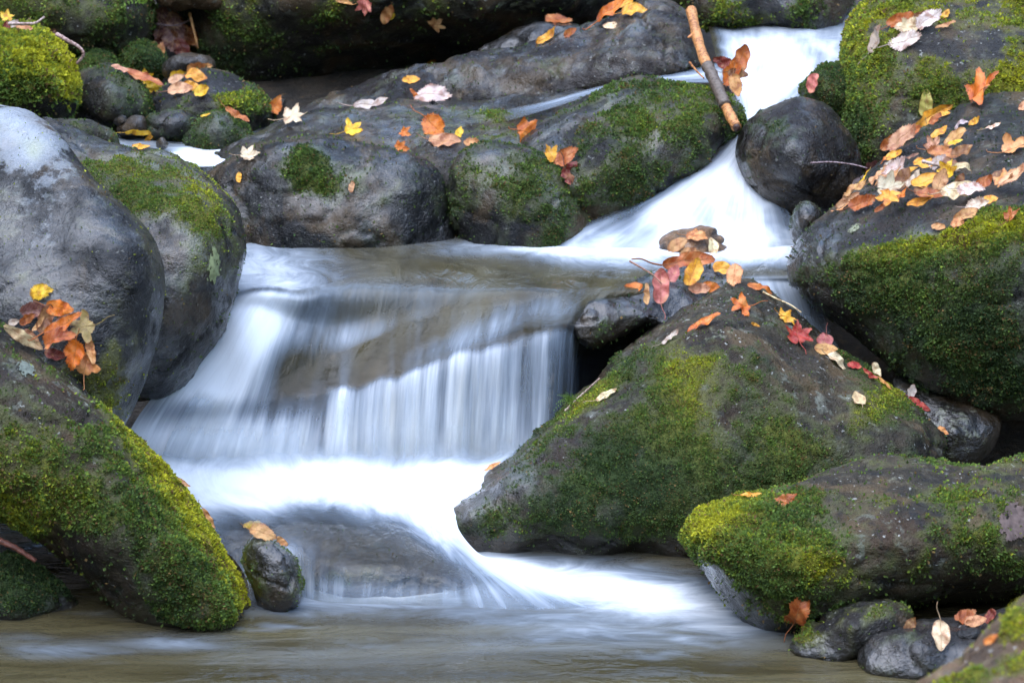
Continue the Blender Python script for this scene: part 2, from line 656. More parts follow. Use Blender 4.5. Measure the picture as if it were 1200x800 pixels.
# ------------------------------------------------------------------ boulders, near to far
rock('nearleft', 'mossy_boulder', 'big olive moss covered boulder sloping down to the water beside the small black stone', [
    (-140, 330, 5.15), (-60, 350, 5.12), (0, 378, 5.1), (50, 417, 5.08), (110, 467, 5.06), (165, 522, 5.03), (210, 573, 5.0), (240, 610, 4.99),
    (270, 658, 4.97), (297, 705, 4.93), (298, 735, 4.92), (280, 768, 4.9), (190, 762, 4.9), (145, 728, 4.9), (110, 690, 4.92), (60, 648, 4.93), (0, 606, 4.95), (-60, 590, 4.97), (-140, 580, 5.0)],
    [(100, 495, 4.98), (170, 575, 4.92), (225, 645, 4.87), (262, 705, 4.86), (0, 470, 4.93), (60, 560, 4.86), (130, 640, 4.83), (180, 700, 4.83), (-80, 470, 4.95), (0, 560, 4.88)],
    R=55, B=.11, T=.35, waterz=0, mbase=.52, hbase=.38,
    moss=[(70, 450, 70, 35, -.32, 40), (100, 665, 75, 32, -.85, 35), (240, 640, 70, 130, .4, -30), (60, 600, 110, 60, .25), (0, 420, 60, 40, -.2)],
    hue=[(230, 600, 30, 200, .6, -38), (290, 690, 30, 60, .5), (20, 580, 120, 60, .3), (120, 560, 60, 60, -.1), (120, 690, 120, 50, -.25)],
    pale=[(60, 440, 90, 25, .35, 40), (100, 520, 60, 40, .2)], tint=(1.15, 1.0, .85), dens=230000, size=.0085, lush=1.05)
rock('underleft', 'mossy_stone', 'low dark green stone in the hollow under the olive moss covered boulder', [
    (-120, 636, 5.0), (0, 648, 5.0), (42, 668, 5.0), (85, 698, 5.0), (115, 722, 5.0), (120, 765, 5.0), (40, 775, 5.0), (-120, 775, 5.0)],
    [(20, 710, 4.92), (-60, 700, 4.9)], R=30, B=.06, T=.2, waterz=0, mbase=.75, hbase=.08, dens=230000, size=.0075, cat='stone')
rock('greyleft', 'grey_boulder', 'large smooth blue-grey boulder with a painted sky sheen at its top and a leaf heap below', [
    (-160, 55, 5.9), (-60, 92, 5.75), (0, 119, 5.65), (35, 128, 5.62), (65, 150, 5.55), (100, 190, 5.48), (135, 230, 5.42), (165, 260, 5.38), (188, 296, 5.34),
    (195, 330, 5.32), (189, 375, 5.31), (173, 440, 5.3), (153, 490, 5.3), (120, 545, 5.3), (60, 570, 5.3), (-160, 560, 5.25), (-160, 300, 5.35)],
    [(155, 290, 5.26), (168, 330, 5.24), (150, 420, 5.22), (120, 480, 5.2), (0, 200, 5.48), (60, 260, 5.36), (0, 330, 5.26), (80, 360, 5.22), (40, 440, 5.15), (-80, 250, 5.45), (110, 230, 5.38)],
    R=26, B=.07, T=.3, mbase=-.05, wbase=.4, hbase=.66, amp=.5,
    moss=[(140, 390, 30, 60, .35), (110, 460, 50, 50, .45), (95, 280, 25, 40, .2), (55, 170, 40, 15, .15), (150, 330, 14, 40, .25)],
    wet=[(90, 330, 90, 90, .25), (20, 270, 60, 80, .15)], pale=[(10, 150, 70, 45, .95, 25), (55, 230, 60, 60, .35), (20, 300, 60, 50, .22)], tint=(.46, .54, .66), dens=130000, size=.006)  # strongest pale blob paints the sky's reflection into the stone's top
rock('darkleft', 'dark_boulder', 'tall dark rounded boulder with a pale green lichen spot beside the falling water', [
    (45, 138, 5.95), (110, 160, 5.92), (160, 172, 5.9), (205, 185, 5.85), (245, 208, 5.8), (272, 238, 5.75), (287, 275, 5.7), (285, 320, 5.66), (271, 370, 5.63),
    (252, 408, 5.6), (225, 443, 5.58), (200, 462, 5.57), (150, 470, 5.57), (80, 440, 5.57), (60, 300, 5.65)],
    [(150, 220, 5.72), (220, 240, 5.66), (240, 300, 5.57), (205, 360, 5.5), (165, 420, 5.48), (170, 300, 5.56)],
    R=48, B=.12, T=.3, mbase=.0, wbase=.55, hbase=.35,
    moss=[(200, 225, 75, 40, .75, 25), (120, 215, 50, 40, .4), (250, 290, 30, 50, .35), (150, 280, 40, 50, .35), (225, 340, 40, 60, .12)],
    hue=[(240, 240, 40, 60, .4), (150, 200, 80, 30, .15)], tint=(.32, .32, .34), dens=200000, size=.0065)
rock('pyramid', 'mossy_boulder', 'big pyramid shaped green boulder with a red maple leaf on its upper ridge', [
    (866, 330, 5.92), (826, 345, 5.88), (786, 368, 5.83), (745, 400, 5.78), (700, 440, 5.7), (650, 485, 5.62), (600, 532, 5.55), (552, 568, 5.47), (518, 594, 5.42), (503, 620, 5.38), (516, 650, 5.36),
    (570, 672, 5.35), (700, 690, 5.35), (830, 690, 5.35), (960, 640, 5.4), (1060, 590, 5.45), (1104, 548, 5.5), (1109, 517, 5.55), (1085, 485, 5.62), (1040, 453, 5.7), (1000, 422, 5.76), (960, 392, 5.82), (930, 362, 5.88), (903, 340, 5.92)],
    [(848, 378, 5.60), (800, 397, 5.58), (750, 432, 5.55), (700, 470, 5.5), (650, 512, 5.44), (600, 553, 5.38), (550, 602, 5.33), (900, 400, 5.6), (960, 425, 5.58), (1020, 457, 5.55), (1075, 497, 5.5),
     (760, 500, 5.4), (700, 560, 5.33), (800, 560, 5.3), (820, 620, 5.27), (700, 615, 5.27), (620, 598, 5.3), (900, 480, 5.45), (900, 560, 5.35), (1000, 510, 5.46), (1040, 540, 5.43), (850, 450, 5.47), (640, 640, 5.36), (740, 648, 5.36), (570, 635, 5.36)],
    R=24, B=.05, T=.25, waterz=0, mbase=.27, wbase=.05, hbase=.22,
    moss=[(760, 545, 110, 95, .5), (650, 590, 90, 45, .3, -20), (800, 430, 45, 60, .3), (900, 545, 90, 60, .25), (850, 395, 45, 25, -.3), (960, 440, 70, 28, -.25, 30), (800, 370, 70, 25, -.3, -40), (1040, 470, 20, 60, .4, 55), (690, 470, 60, 9, .5, -40),
          (1010, 440, 40, 20, .25, 35), (640, 648, 130, 18, -.8), (560, 570, 40, 22, -.45, -40)],
    hue=[(810, 440, 35, 70, .55, -20), (1040, 460, 25, 80, .6, 50), (690, 470, 60, 12, .5, -40), (930, 530, 70, 50, .2), (700, 560, 100, 50, -.15)],
    wet=[(560, 600, 70, 45, .8), (620, 545, 60, 20, .7, -40), (640, 655, 180, 25, .9), (730, 420, 90, 25, .35, -42)],
    pale=[(850, 395, 70, 25, .3), (730, 430, 30, 12, .35, -40), (960, 450, 60, 20, .25, 30)], tint=(1.15, 1.02, .82), dens=230000, size=.0065, hang=.8)
rock('nearright', 'mossy_boulder', 'long low boulder with grey stone patches and yellow moss on its blunt left end', [
    (803, 628, 4.97), (808, 612, 4.98), (830, 598, 5.0), (870, 582, 5.02), (920, 570, 5.04), (960, 553, 5.06), (1000, 541, 5.08), (1050, 535, 5.1), (1110, 540, 5.1), (1150, 542, 5.1), (1200, 533, 5.12), (1280, 528, 5.12),
    (1330, 560, 5.1), (1330, 690, 5.0), (1200, 700, 4.95), (1120, 705, 4.93), (1060, 718, 4.9), (1000, 745, 4.88), (950, 768, 4.86), (905, 757, 4.86), (868, 724, 4.88), (838, 690, 4.9), (812, 655, 4.93)],
    [(835, 622, 4.89), (880, 608, 4.89), (940, 600, 4.9), (1040, 570, 4.96), (1150, 570, 4.96), (920, 660, 4.77), (980, 640, 4.77), (1080, 640, 4.79), (1180, 640, 4.82), (1000, 700, 4.79), (905, 705, 4.79), (850, 655, 4.85), (885, 700, 4.84), (1100, 690, 4.86)],
    R=38, B=.08, T=.3, waterz=0, mbase=.50, hbase=.42,
    moss=[(850, 620, 60, 40, .45), (960, 670, 60, 45, .35), (900, 640, 60, 60, .3), (1050, 560, 120, 18, -.45), (1040, 625, 45, 45, -.35, 30), (1090, 700, 100, 25, -.5), (1000, 660, 30, 40, -.2), (1200, 625, 25, 25, -.6), (1130, 610, 60, 50, .2), (850, 700, 25, 60, -.7, -40), (1030, 590, 30, 18, .25)],
    hue=[(830, 610, 60, 25, .65, -15), (970, 665, 50, 20, .5, 20), (1160, 600, 80, 60, .12)],
    wet=[(850, 700, 25, 70, 1.0, -40), (1010, 680, 60, 40, .35)], pale=[(1040, 550, 130, 18, .3), (1050, 630, 50, 45, .25), (1150, 590, 60, 40, .2)], tint=(1.5, 1.3, 1.02), dens=230000, size=.0075, lush=1.1)
rock('rightbig', 'mossy_boulder', 'huge boulder with a flat grey top full of fallen leaves and a mossy face', [
    (922, 318, 5.9), (928, 290, 5.97), (950, 262, 6.05), (985, 232, 6.12), (1010, 205, 6.2), (1040, 180, 6.28), (1075, 152, 6.38), (1110, 132, 6.44), (1150, 115, 6.5), (1200, 104, 6.55), (1300, 90, 6.6), (1380, 120, 6.5),
    (1380, 420, 5.9), (1280, 480, 5.75), (1200, 492, 5.7), (1150, 488, 5.7), (1100, 470, 5.72), (1060, 445, 5.75), (1010, 405, 5.8), (960, 367, 5.85), (932, 342, 5.88)],
    [(965, 292, 5.83), (1020, 282, 5.78), (1100, 268, 5.74), (1200, 238, 5.72), (1300, 215, 5.75), (1080, 205, 6.03), (1180, 170, 6.1), (1010, 245, 5.98), (1000, 340, 5.74), (1080, 340, 5.66), (1180, 330, 5.61), (1100, 420, 5.64), (1200, 430, 5.6), (1050, 400, 5.71), (1300, 330, 5.6)],
    R=26, B=.06, T=.3, mbase=.0, hbase=.12, wbase=.3,
    moss=[(1120, 285, 130, 22, .8, -12), (1100, 340, 120, 60, .5), (1020, 330, 60, 30, .4), (1160, 420, 90, 60, .85), (1080, 400, 60, 40, .25), (1030, 265, 60, 25, -.2), (1180, 260, 60, 20, .5, -15)],
    hue=[(1110, 280, 120, 20, .75, -12), (1190, 280, 60, 40, .35), (1100, 330, 100, 30, .12)],
    wet=[(945, 300, 40, 50, .6), (1080, 440, 80, 40, .5)], pale=[(1120, 180, 90, 45, .3, -25), (1180, 220, 60, 25, .28, -20)], tint=(.78, .79, .78), dens=210000, size=.0085)
rock('wetright', 'wet_stone', 'small wet black stone blotched with tan lichen between the two right boulders', [
    (1045, 440, 5.75), (1080, 452, 5.72), (1130, 470, 5.68), (1172, 492, 5.66), (1168, 520, 5.64), (1150, 545, 5.62), (1100, 560, 5.62), (1060, 520, 5.66)],
    [(1120, 505, 5.6)], R=20, B=.05, T=.2, wbase=.9, mbase=-.1, pale=[(1110, 490, 40, 25, .5), (1140, 520, 25, 14, .5)], tint=(.4, .33, .22), dens=0, cat='stone', voxel=.007)
rock('topright', 'mossy_boulder', 'tall green boulder at the back right with pale leaves on its brow', [
    (985, 60, 6.9), (992, 30, 6.95), (1012, 3, 7.0), (1050, -40, 7.1), (1200, -60, 7.1), (1350, -40, 7.0), (1380, 100, 6.8), (1380, 200, 6.6), (1150, 220, 6.65), (1050, 260, 6.65), (1012, 240, 6.68), (993, 190, 6.7), (985, 120, 6.78)],
    [(1040, 60, 6.7), (1100, 40, 6.72), (1180, 60, 6.65), (1040, 140, 6.6), (1120, 120, 6.6), (1200, 110, 6.58), (1030, 190, 6.6)],
    R=38, B=.1, T=.4, mbase=.5, hbase=.55, wbase=.1,
    moss=[(1160, 100, 60, 25, .3), (1110, 50, 60, 22, -.35), (1060, 170, 45, 30, -.45), (1010, 120, 30, 80, .3), (1150, 60, 40, 25, -.25)],
    hue=[(1020, 40, 60, 40, .25), (1180, 90, 70, 30, .3), (1000, 170, 30, 60, -.3), (1150, 20, 100, 40, .2)], tint=(.95, .98, 1.08), dens=170000, size=.01, voxel=.011, hang=.5)
rock('chute', 'wet_boulder', 'dark brown rounded boulder standing in the white water of the upper cascade', [
    (863, 185, 6.45), (868, 158, 6.48), (885, 138, 6.5), (908, 122, 6.52), (940, 114, 6.52), (972, 123, 6.5), (992, 148, 6.48), (1006, 180, 6.45), (1012, 215, 6.43), (1000, 250, 6.42), (960, 262, 6.42), (905, 240, 6.42), (872, 215, 6.43)],
    [(930, 165, 6.33), (940, 200, 6.3), (900, 185, 6.36), (980, 190, 6.36), (935, 135, 6.42), (950, 235, 6.34)],
    R=34, B=.08, T=.25, mbase=-.02, wbase=.48, hbase=.1, moss=[(905, 150, 40, 25, .4), (880, 190, 18, 30, .3)], tint=(.36, .24, .19), dens=140000, size=.006, smooth=16)
rock('chutesmall', 'wet_stone', 'small bluish wet stone at the foot of the dark brown rounded boulder', [
    (926, 262, 6.2), (930, 243, 6.2), (943, 233, 6.2), (957, 240, 6.2), (964, 258, 6.2), (962, 285, 6.2), (928, 285, 6.2)], [(945, 258, 6.14)],
    R=12, B=.04, T=.12, wbase=.8, mbase=.2, hbase=.1, tint=(.7, .75, .85), dens=150000, size=.005, voxel=.005, cat='stone')
rock('chutemoss', 'mossy_stone', 'small mossy stone with a red leaf at the edge of the white cascade', [
    (942, 112, 6.8), (950, 92, 6.82), (966, 80, 6.84), (990, 78, 6.85), (1005, 100, 6.84), (1000, 135, 6.8), (960, 130, 6.78)], [(972, 105, 6.74)],
    R=16, B=.05, T=.15, mbase=.6, hbase=.2, dens=180000, size=.008, voxel=.007, cat='stone')
rock('ledge_a', 'wet_boulder', 'shiny blue-black boulder behind the pool with a tuft of moss on its brow', [
    (236, 214, 6.5), (262, 190, 6.5), (300, 170, 6.52), (350, 157, 6.52), (400, 158, 6.5), (450, 168, 6.48), (495, 186, 6.46), (520, 208, 6.44), (531, 240, 6.42), (535, 275, 6.4), (530, 310, 6.38), (400, 315, 6.36), (280, 310, 6.36), (262, 270, 6.4), (245, 240, 6.45)],
    [(330, 205, 6.38), (420, 200, 6.38), (480, 222, 6.35), (400, 245, 6.33), (320, 250, 6.34), (470, 270, 6.32), (290, 225, 6.4), (400, 285, 6.28), (330, 288, 6.3)],
    R=17, B=.04, T=.25, amp=1.1, mbase=-.02, wbase=.5, hbase=.25, moss=[(358, 200, 28, 26, 1.0), (430, 215, 60, 35, .35), (470, 235, 40, 30, .2)], tint=(.24, .27, .33), dens=190000, size=.009)
rock('ledge_top', 'wet_ledge', 'flat olive brown ledge under a thin film of water at the back of the pool', [
    (212, 200, 6.75), (250, 180, 6.8), (300, 152, 6.9), (360, 130, 6.95), (430, 120, 7.0), (500, 116, 7.0), (570, 113, 7.0), (640, 105, 7.0), (700, 110, 6.9), (740, 140, 6.7), (660, 215, 6.52), (540, 250, 6.48), (400, 230, 6.48), (260, 235, 6.52)],
    [(420, 150, 6.72), (500, 165, 6.6), (560, 185, 6.5), (350, 170, 6.62), (620, 150, 6.68), (520, 140, 6.8), (300, 185, 6.62), (430, 135, 6.84)],
    R=14, B=.03, T=.2, mbase=.02, wbase=.5, hbase=.4, moss=[(560, 150, 60, 20, .4), (470, 130, 70, 12, .3), (560, 125, 40, 14, .2)], pale=[(580, 155, 25, 22, .3)], tint=(.62, .49, .28), dens=160000, size=.007, cat='ledge')
rock('ledge_c', 'mossy_stone', 'dark mossy lump of rock in the middle of the ledge behind the pool', [
    (527, 195, 6.42), (548, 173, 6.46), (590, 165, 6.48), (625, 175, 6.45), (655, 200, 6.42), (680, 238, 6.4), (694, 270, 6.38), (690, 305, 6.36), (560, 310, 6.36), (530, 270, 6.4), (522, 225, 6.42)],
    [(580, 212, 6.34), (630, 232, 6.33), (600, 265, 6.3), (660, 270, 6.33), (555, 250, 6.36)],
    R=18, B=.05, T=.2, mbase=.34, wbase=.45, hbase=.2, moss=[(600, 215, 50, 30, .4), (560, 275, 18, 25, -.6), (640, 265, 30, 25, .2)], hue=[(590, 195, 60, 20, .2)], tint=(.30, .31, .35), dens=180000, size=.008, cat='stone')
rock('ledge_d', 'mossy_boulder', 'humped dark boulder with speckled moss leaning under the broken branch', [
    (600, 168, 6.6), (640, 140, 6.65), (690, 112, 6.7), (745, 92, 6.72), (790, 96, 6.7), (830, 104, 6.68), (862, 117, 6.66), (872, 140, 6.62), (852, 165, 6.58), (825, 192, 6.52), (790, 217, 6.47), (745, 244, 6.44), (700, 262, 6.42), (672, 245, 6.42), (640, 205, 6.45)],
    [(745, 120, 6.58), (700, 150, 6.5), (800, 130, 6.56), (780, 170, 6.46), (720, 195, 6.4), (690, 225, 6.39), (650, 170, 6.52), (840, 140, 6.56)],
    R=17, B=.045, T=.25, mbase=.40, wbase=.42, hbase=.28, moss=[(800, 130, 60, 30, .35), (720, 180, 60, 50, .25), (640, 160, 40, 18, -.6, -30), (700, 125, 50, 10, -.3, -25), (730, 215, 30, 20, .2)], hue=[(800, 125, 50, 25, .2)], tint=(.30, .30, .32), dens=190000, size=.009)
rock('ledge_e', 'wet_boulder', 'long brown wet boulder sloping up behind the ledge towards the branch', [
    (340, 142, 7.1), (400, 108, 7.15), (460, 85, 7.2), (520, 70, 7.2), (580, 58, 7.25), (640, 45, 7.25), (690, 28, 7.25), (730, 8, 7.25), (770, -5, 7.25), (800, 15, 7.2), (820, 50, 7.1), (822, 80, 7.0), (790, 94, 6.95), (740, 102, 6.95), (680, 116, 6.95), (620, 132, 6.95), (560, 132, 6.98), (450, 138, 7.0), (380, 148, 7.02)],
    [(760, 30, 7.05), (700, 70, 7.0), (620, 85, 7.0), (560, 85, 7.05), (480, 105, 7.04), (780, 70, 6.97), (660, 58, 7.08), (735, 40, 7.06)],
    R=18, B=.05, T=.3, mbase=-.02, wbase=.45, hbase=.25, moss=[(520, 90, 70, 14, .25, -15), (660, 75, 30, 16, .4), (770, 60, 30, 25, .25), (430, 110, 60, 12, .2, -20)], tint=(.40, .25, .18), dens=140000, size=.007, smooth=4, amp=1.4)
rock('pooledge', 'wet_ledge', 'black dripping ledge at the end of the waterfall strewn with wet red leaves', [
    (668, 378, 5.76), (688, 357, 5.82), (718, 341, 5.9), (745, 326, 5.98), (785, 312, 6.02), (820, 308, 6.03), (850, 316, 6.02), (874, 337, 5.98), (850, 372, 5.88), (800, 390, 5.83), (755, 385, 5.83), (720, 396, 5.8), (690, 408, 5.77), (674, 402, 5.75)],
    [(740, 355, 5.83), (700, 378, 5.75), (790, 340, 5.92), (760, 370, 5.8)], R=14, B=.03, T=.12, mbase=.05, wbase=.95, hbase=.15, moss=[(710, 375, 40, 18, .3), (790, 330, 40, 12, .2)], tint=(.36, .34, .33), dens=140000, size=.009, hang=1.2, cat='ledge', voxel=.007, amp=1.3)
rock('tan', 'tan_stone', 'round tan and pink stone washed by the foot of the upper cascade', [
    (764, 306, 6.28), (768, 284, 6.3), (784, 270, 6.31), (810, 264, 6.31), (836, 271, 6.3), (850, 288, 6.28), (852, 312, 6.27), (766, 314, 6.27)], [(808, 286, 6.23)],
    R=20, B=.05, T=.12, wbase=.4, mbase=-.3, tint=(7.5, 4.6, 2.8), dens=0, voxel=.005, cat='stone')
rock('slab', 'wet_slab', 'flat brown slab in front of the waterfall with a thin sheet of water over it', [
    (258, 632, 5.28), (300, 616, 5.31), (360, 611, 5.32), (420, 615, 5.32), (480, 630, 5.3), (525, 652, 5.24), (562, 684, 5.13), (545, 715, 5.1), (450, 725, 5.08), (380, 715, 5.09), (330, 705, 5.12), (285, 690, 5.17)],
    [(380, 642, 5.19), (460, 652, 5.15), (520, 672, 5.12), (400, 665, 5.1), (470, 677, 5.08)], R=12, B=.03, T=.15, wbase=.95, mbase=-.05, hbase=.3, moss=[(400, 680, 120, 12, .3)], tint=(1.6, 1.1, .72), dens=60000, size=.006, cat='slab', voxel=.007)
rock('smallblack', 'black_stone', 'small jagged black stone with a yellow leaf on top beside the mossy slope', [
    (285, 655, 5.02), (290, 633, 5.03), (302, 620, 5.04), (318, 622, 5.04), (332, 637, 5.03), (347, 648, 5.02), (357, 680, 5.0), (352, 712, 4.98), (320, 722, 4.98), (300, 705, 4.99), (290, 680, 5.0)],
    [(305, 645, 4.98), (330, 655, 4.96), (335, 690, 4.95), (310, 680, 4.96)], R=10, B=.03, T=.12, waterz=0, wbase=.85, mbase=.22, hbase=.3, moss=[(345, 685, 20, 25, .3), (315, 690, 30, 20, .1)], tint=(.6, .55, .55), dens=150000, size=.006, cat='stone', voxel=.005, smooth=3)
rock('hump', 'sunken_stone', 'low rounded stone just under the swirling water below the slab', [
    (350, 740, 5.0), (378, 720, 5.01), (412, 709, 5.02), (450, 714, 5.01), (486, 734, 4.99), (440, 765, 4.96), (385, 765, 4.96)], [(418, 728, 4.95)], R=22, B=.05, T=.1, wbase=.9, mbase=-.2, tint=(2.0, 1.5, 1.0), dens=0, cat='stone', voxel=.006, smooth=12)
rock('flatgrey', 'grey_stone', 'smooth grey stone at the foot of the long low boulder, mossy at its tip', [
    (922, 757, 4.74), (940, 740, 4.75), (965, 722, 4.76), (1000, 708, 4.77), (1035, 705, 4.77), (1058, 713, 4.77), (1066, 730, 4.76), (1055, 752, 4.74), (1020, 772, 4.72), (940, 785, 4.7)], [(1000, 735, 4.69), (1035, 728, 4.71)],
    R=14, B=.04, T=.12, waterz=0, wbase=.3, mbase=.05, hbase=.55, moss=[(940, 745, 25, 18, .7), (1030, 715, 30, 10, .35)], tint=(.85, .85, .92), dens=200000, size=.007, cat='stone', voxel=.006)
rock('flatlow', 'grey_stone', 'rough flat stone at the water edge carrying a pale oval leaf', [
    (1008, 775, 4.66), (1020, 750, 4.68), (1045, 738, 4.7), (1090, 737, 4.71), (1140, 742, 4.71), (1178, 740, 4.71), (1230, 738, 4.72), (1260, 790, 4.66), (1100, 800, 4.62), (1020, 795, 4.63)], [(1080, 762, 4.63), (1150, 765, 4.63)],
    R=14, B=.03, T=.12, waterz=0, wbase=.45, mbase=-.02, hbase=.3, moss=[(1060, 750, 40, 10, .3)], tint=(.85, .85, .95), dens=90000, size=.005, cat='stone', voxel=.006)
# ---- back of the stream
rock('backlong', 'dark_boulder', 'massive overhanging boulder across the back with a black hollow beneath it', [
    (165, -90, 8.0), (183, 0, 7.95), (212, 40, 7.9), (235, 80, 7.88), (262, 100, 7.9), (300, 122, 7.95), (340, 132, 8.0), (420, 112, 8.0), (520, 85, 8.0), (600, 70, 8.0), (690, 55, 8.0), (760, 40, 8.0), (810, 10, 8.0), (810, -90, 8.1), (500, -130, 8.2)],
    [(250, 10, 7.7), (350, 0, 7.56), (450, -5, 7.5), (550, 0, 7.5), (650, -5, 7.55), (260, 50, 7.74), (330, 55, 7.72), (420, 50, 7.75), (500, 35, 7.72), (600, 25, 7.72), (680, 20, 7.75), (400, 90, 7.97), (330, 100, 7.9), (500, 60, 7.93), (600, 48, 7.93), (430, 25, 7.58), (560, 18, 7.58)],
    R=18, B=.04, T=.5, mbase=.25, wbase=.15, hbase=.2, moss=[(300, 40, 90, 50, .35), (430, 20, 60, 30, .15), (620, 20, 120, 25, -.4), (520, 10, 40, 15, .1), (340, 20, 40, 40, -.35), (480, 60, 120, 20, -.2)], hue=[(420, 0, 200, 18, .35), (290, 30, 60, 30, .2)], pale=[(600, 5, 90, 14, .5)], tint=(.95, .95, 1.0), dens=110000, size=.01, voxel=.014)
rock('backleft', 'mossy_boulder', 'dull green rounded boulder filling the back left corner behind the bright moss mound', [
    (-120, -70, 7.7), (0, -60, 7.7), (100, -60, 7.7), (165, -30, 7.7), (183, 15, 7.7), (182, 45, 7.7), (165, 75, 7.7), (130, 90, 7.7), (60, 85, 7.7), (0, 75, 7.7), (-120, 70, 7.7)], [(60, 10, 7.45), (130, 25, 7.5), (-50, 10, 7.5), (90, 50, 7.5)],
    R=38, B=.12, T=.4, mbase=.5, hbase=.3, hue=[(60, 10, 90, 30, .15)], tint=(1, .95, .8), dens=120000, size=.01, voxel=.014)
rock('brightmoss', 'mossy_boulder', 'bright yellow-green cushion of moss on a boulder with twigs and leaves on top', [
    (-120, 30, 7.0), (-20, 30, 7.0), (20, 30, 7.0), (50, 39, 6.98), (72, 58, 6.96), (86, 84, 6.94), (92, 110, 6.92), (85, 140, 6.9), (40, 155, 6.9), (-120, 165, 6.9)], [(30, 70, 6.82), (62, 100, 6.8), (-40, 80, 6.8), (40, 125, 6.8)],
    R=34, B=.1, T=.3, mbase=.55, hbase=.4, moss=[(30, 60, 90, 40, .5), (60, 130, 60, 20, -.45), (75, 100, 20, 30, .3)], hue=[(40, 60, 90, 35, .55), (80, 95, 15, 40, .5)], tint=(.8, .75, .65), dens=190000, size=.014, lush=1.2, voxel=.011)
rock('backdark', 'dark_stone', 'dark blunt stone with patchy moss right of the bright yellow-green moss boulder', [
    (82, 100, 7.2), (98, 82, 7.22), (130, 74, 7.22), (160, 88, 7.2), (178, 115, 7.15), (176, 142, 7.12), (140, 158, 7.1), (92, 152, 7.12)], [(125, 108, 7.06), (140, 130, 7.04)], R=24, B=.08, T=.2, mbase=.12, hbase=.25, moss=[(150, 110, 30, 30, .35), (105, 80, 30, 14, .2)], wbase=.3, tint=(.7, .68, .68), dens=130000, size=.009, voxel=.011, cat='stone')
rock('backleafy', 'mossy_stone', 'mossy stone in the back pool carrying yellow and pink leaves', [
    (172, 132, 7.2), (185, 105, 7.25), (215, 86, 7.3), (250, 80, 7.32), (285, 92, 7.28), (310, 112, 7.22), (319, 135, 7.18), (300, 157, 7.15), (220, 162, 7.12), (180, 152, 7.15)], [(240, 108, 7.1), (280, 122, 7.09), (210, 128, 7.08)],
    R=20, B=.06, T=.2, mbase=.2, wbase=.4, hbase=.25, moss=[(270, 122, 35, 14, .55), (300, 110, 20, 25, .4), (235, 95, 40, 12, -.4)], hue=[(270, 118, 40, 12, .45)], tint=(.8, .85, 1.0), dens=150000, size=.011, voxel=.011, cat='stone')
rock('backsmall', 'wet_stone', 'small rounded dark stone standing in the back pool in front of the leafy stone', [
    (166, 150, 7.0), (174, 136, 7.0), (198, 129, 7.0), (224, 133, 7.0), (237, 146, 7.0), (234, 166, 7.0), (180, 168, 7.0)], [(202, 146, 6.93)], R=14, B=.05, T=.12, mbase=.3, wbase=.5, hbase=.15, tint=(.75, .75, .8), dens=130000, size=.008, voxel=.008, cat='stone')
rock('backsmallb', 'mossy_stone', 'low green stone at the back pool edge with a brown leaf stuck on it', [
    (213, 160, 6.92), (228, 142, 6.93), (250, 130, 6.94), (270, 134, 6.93), (290, 148, 6.91), (302, 166, 6.88), (260, 176, 6.86), (218, 174, 6.88)], [(255, 150, 6.85)], R=14, B=.05, T=.15, mbase=.5, wbase=.3, hbase=.2, tint=(.75, .75, .8), dens=150000, size=.008, voxel=.008, cat='stone')
rock('backtinya', 'mossy_stone', 'little moss mound under the dull green back boulder, beside the dark blunt stone', [
    (84, 82, 7.5), (100, 66, 7.5), (120, 62, 7.5), (138, 74, 7.5), (142, 95, 7.5), (90, 98, 7.5)], [(115, 78, 7.43)], R=14, B=.05, T=.12, mbase=.8, hbase=.2, dens=150000, size=.009, voxel=.011, cat='stone')
rock('backtinyb', 'mossy_stone', 'second little moss mound, next to the flat bare stone at the back', [
    (138, 78, 7.55), (148, 59, 7.55), (165, 50, 7.55), (184, 57, 7.55), (193, 75, 7.55), (182, 95, 7.55), (145, 95, 7.55)], [(165, 70, 7.46)], R=14, B=.05, T=.12, mbase=.8, hbase=.2, dens=150000, size=.009, voxel=.011, cat='stone')
rock('backflat', 'bare_stone', 'flat bare purplish stone lying at the back under the root tangle', [
    (190, 78, 7.45), (200, 66, 7.45), (220, 61, 7.45), (246, 67, 7.45), (252, 80, 7.45), (225, 92, 7.45), (195, 90, 7.45)], [(220, 72, 7.4)], R=9, B=.03, T=.12, wbase=.5, mbase=-.2, tint=(.75, .68, .75), dens=0, voxel=.009, cat='stone')
rock('backfront', 'mossy_stone', 'low moss flecked stone peeping over the grey boulder at the back pool', [
    (40, 150, 6.6), (75, 138, 6.6), (112, 142, 6.6), (135, 156, 6.6), (140, 176, 6.6), (60, 185, 6.6)], [(95, 155, 6.54)], R=12, B=.04, T=.12, mbase=.3, hbase=.3, wbase=.3, tint=(.8, .78, .78), dens=130000, size=.008, voxel=.008, cat='stone')
rock('backright', 'mossy_boulder', 'dark mossy boulder at the back directly above the upper cascade', [
    (780, -60, 7.7), (795, 0, 7.65), (812, 24, 7.6), (840, 38, 7.55), (875, 34, 7.55), (905, 33, 7.55), (935, 44, 7.55), (960, 42, 7.55), (990, 30, 7.6), (1010, -60, 7.7)], [(850, 10, 7.45), (930, 15, 7.45)],
    R=18, B=.05, T=.3, mbase=.1, wbase=.6, hbase=.35, moss=[(855, 15, 30, 30, .6), (945, 20, 30, 30, .5)], hue=[(850, 10, 40, 25, .35)], tint=(.75, .7, .75), dens=170000, size=.012, voxel=.012)
rock('backgap', 'wet_stone', 'narrow wet black stone wedged below the long back boulder', [
    (555, 64, 7.5), (575, 45, 7.5), (600, 33, 7.5), (650, 26, 7.5), (690, 36, 7.5), (680, 55, 7.45), (620, 72, 7.42), (570, 80, 7.42)], [(625, 45, 7.4)], R=10, B=.03, T=.15, wbase=.9, mbase=-.1, tint=(.5, .5, .55), dens=0, voxel=.01, cat='stone')

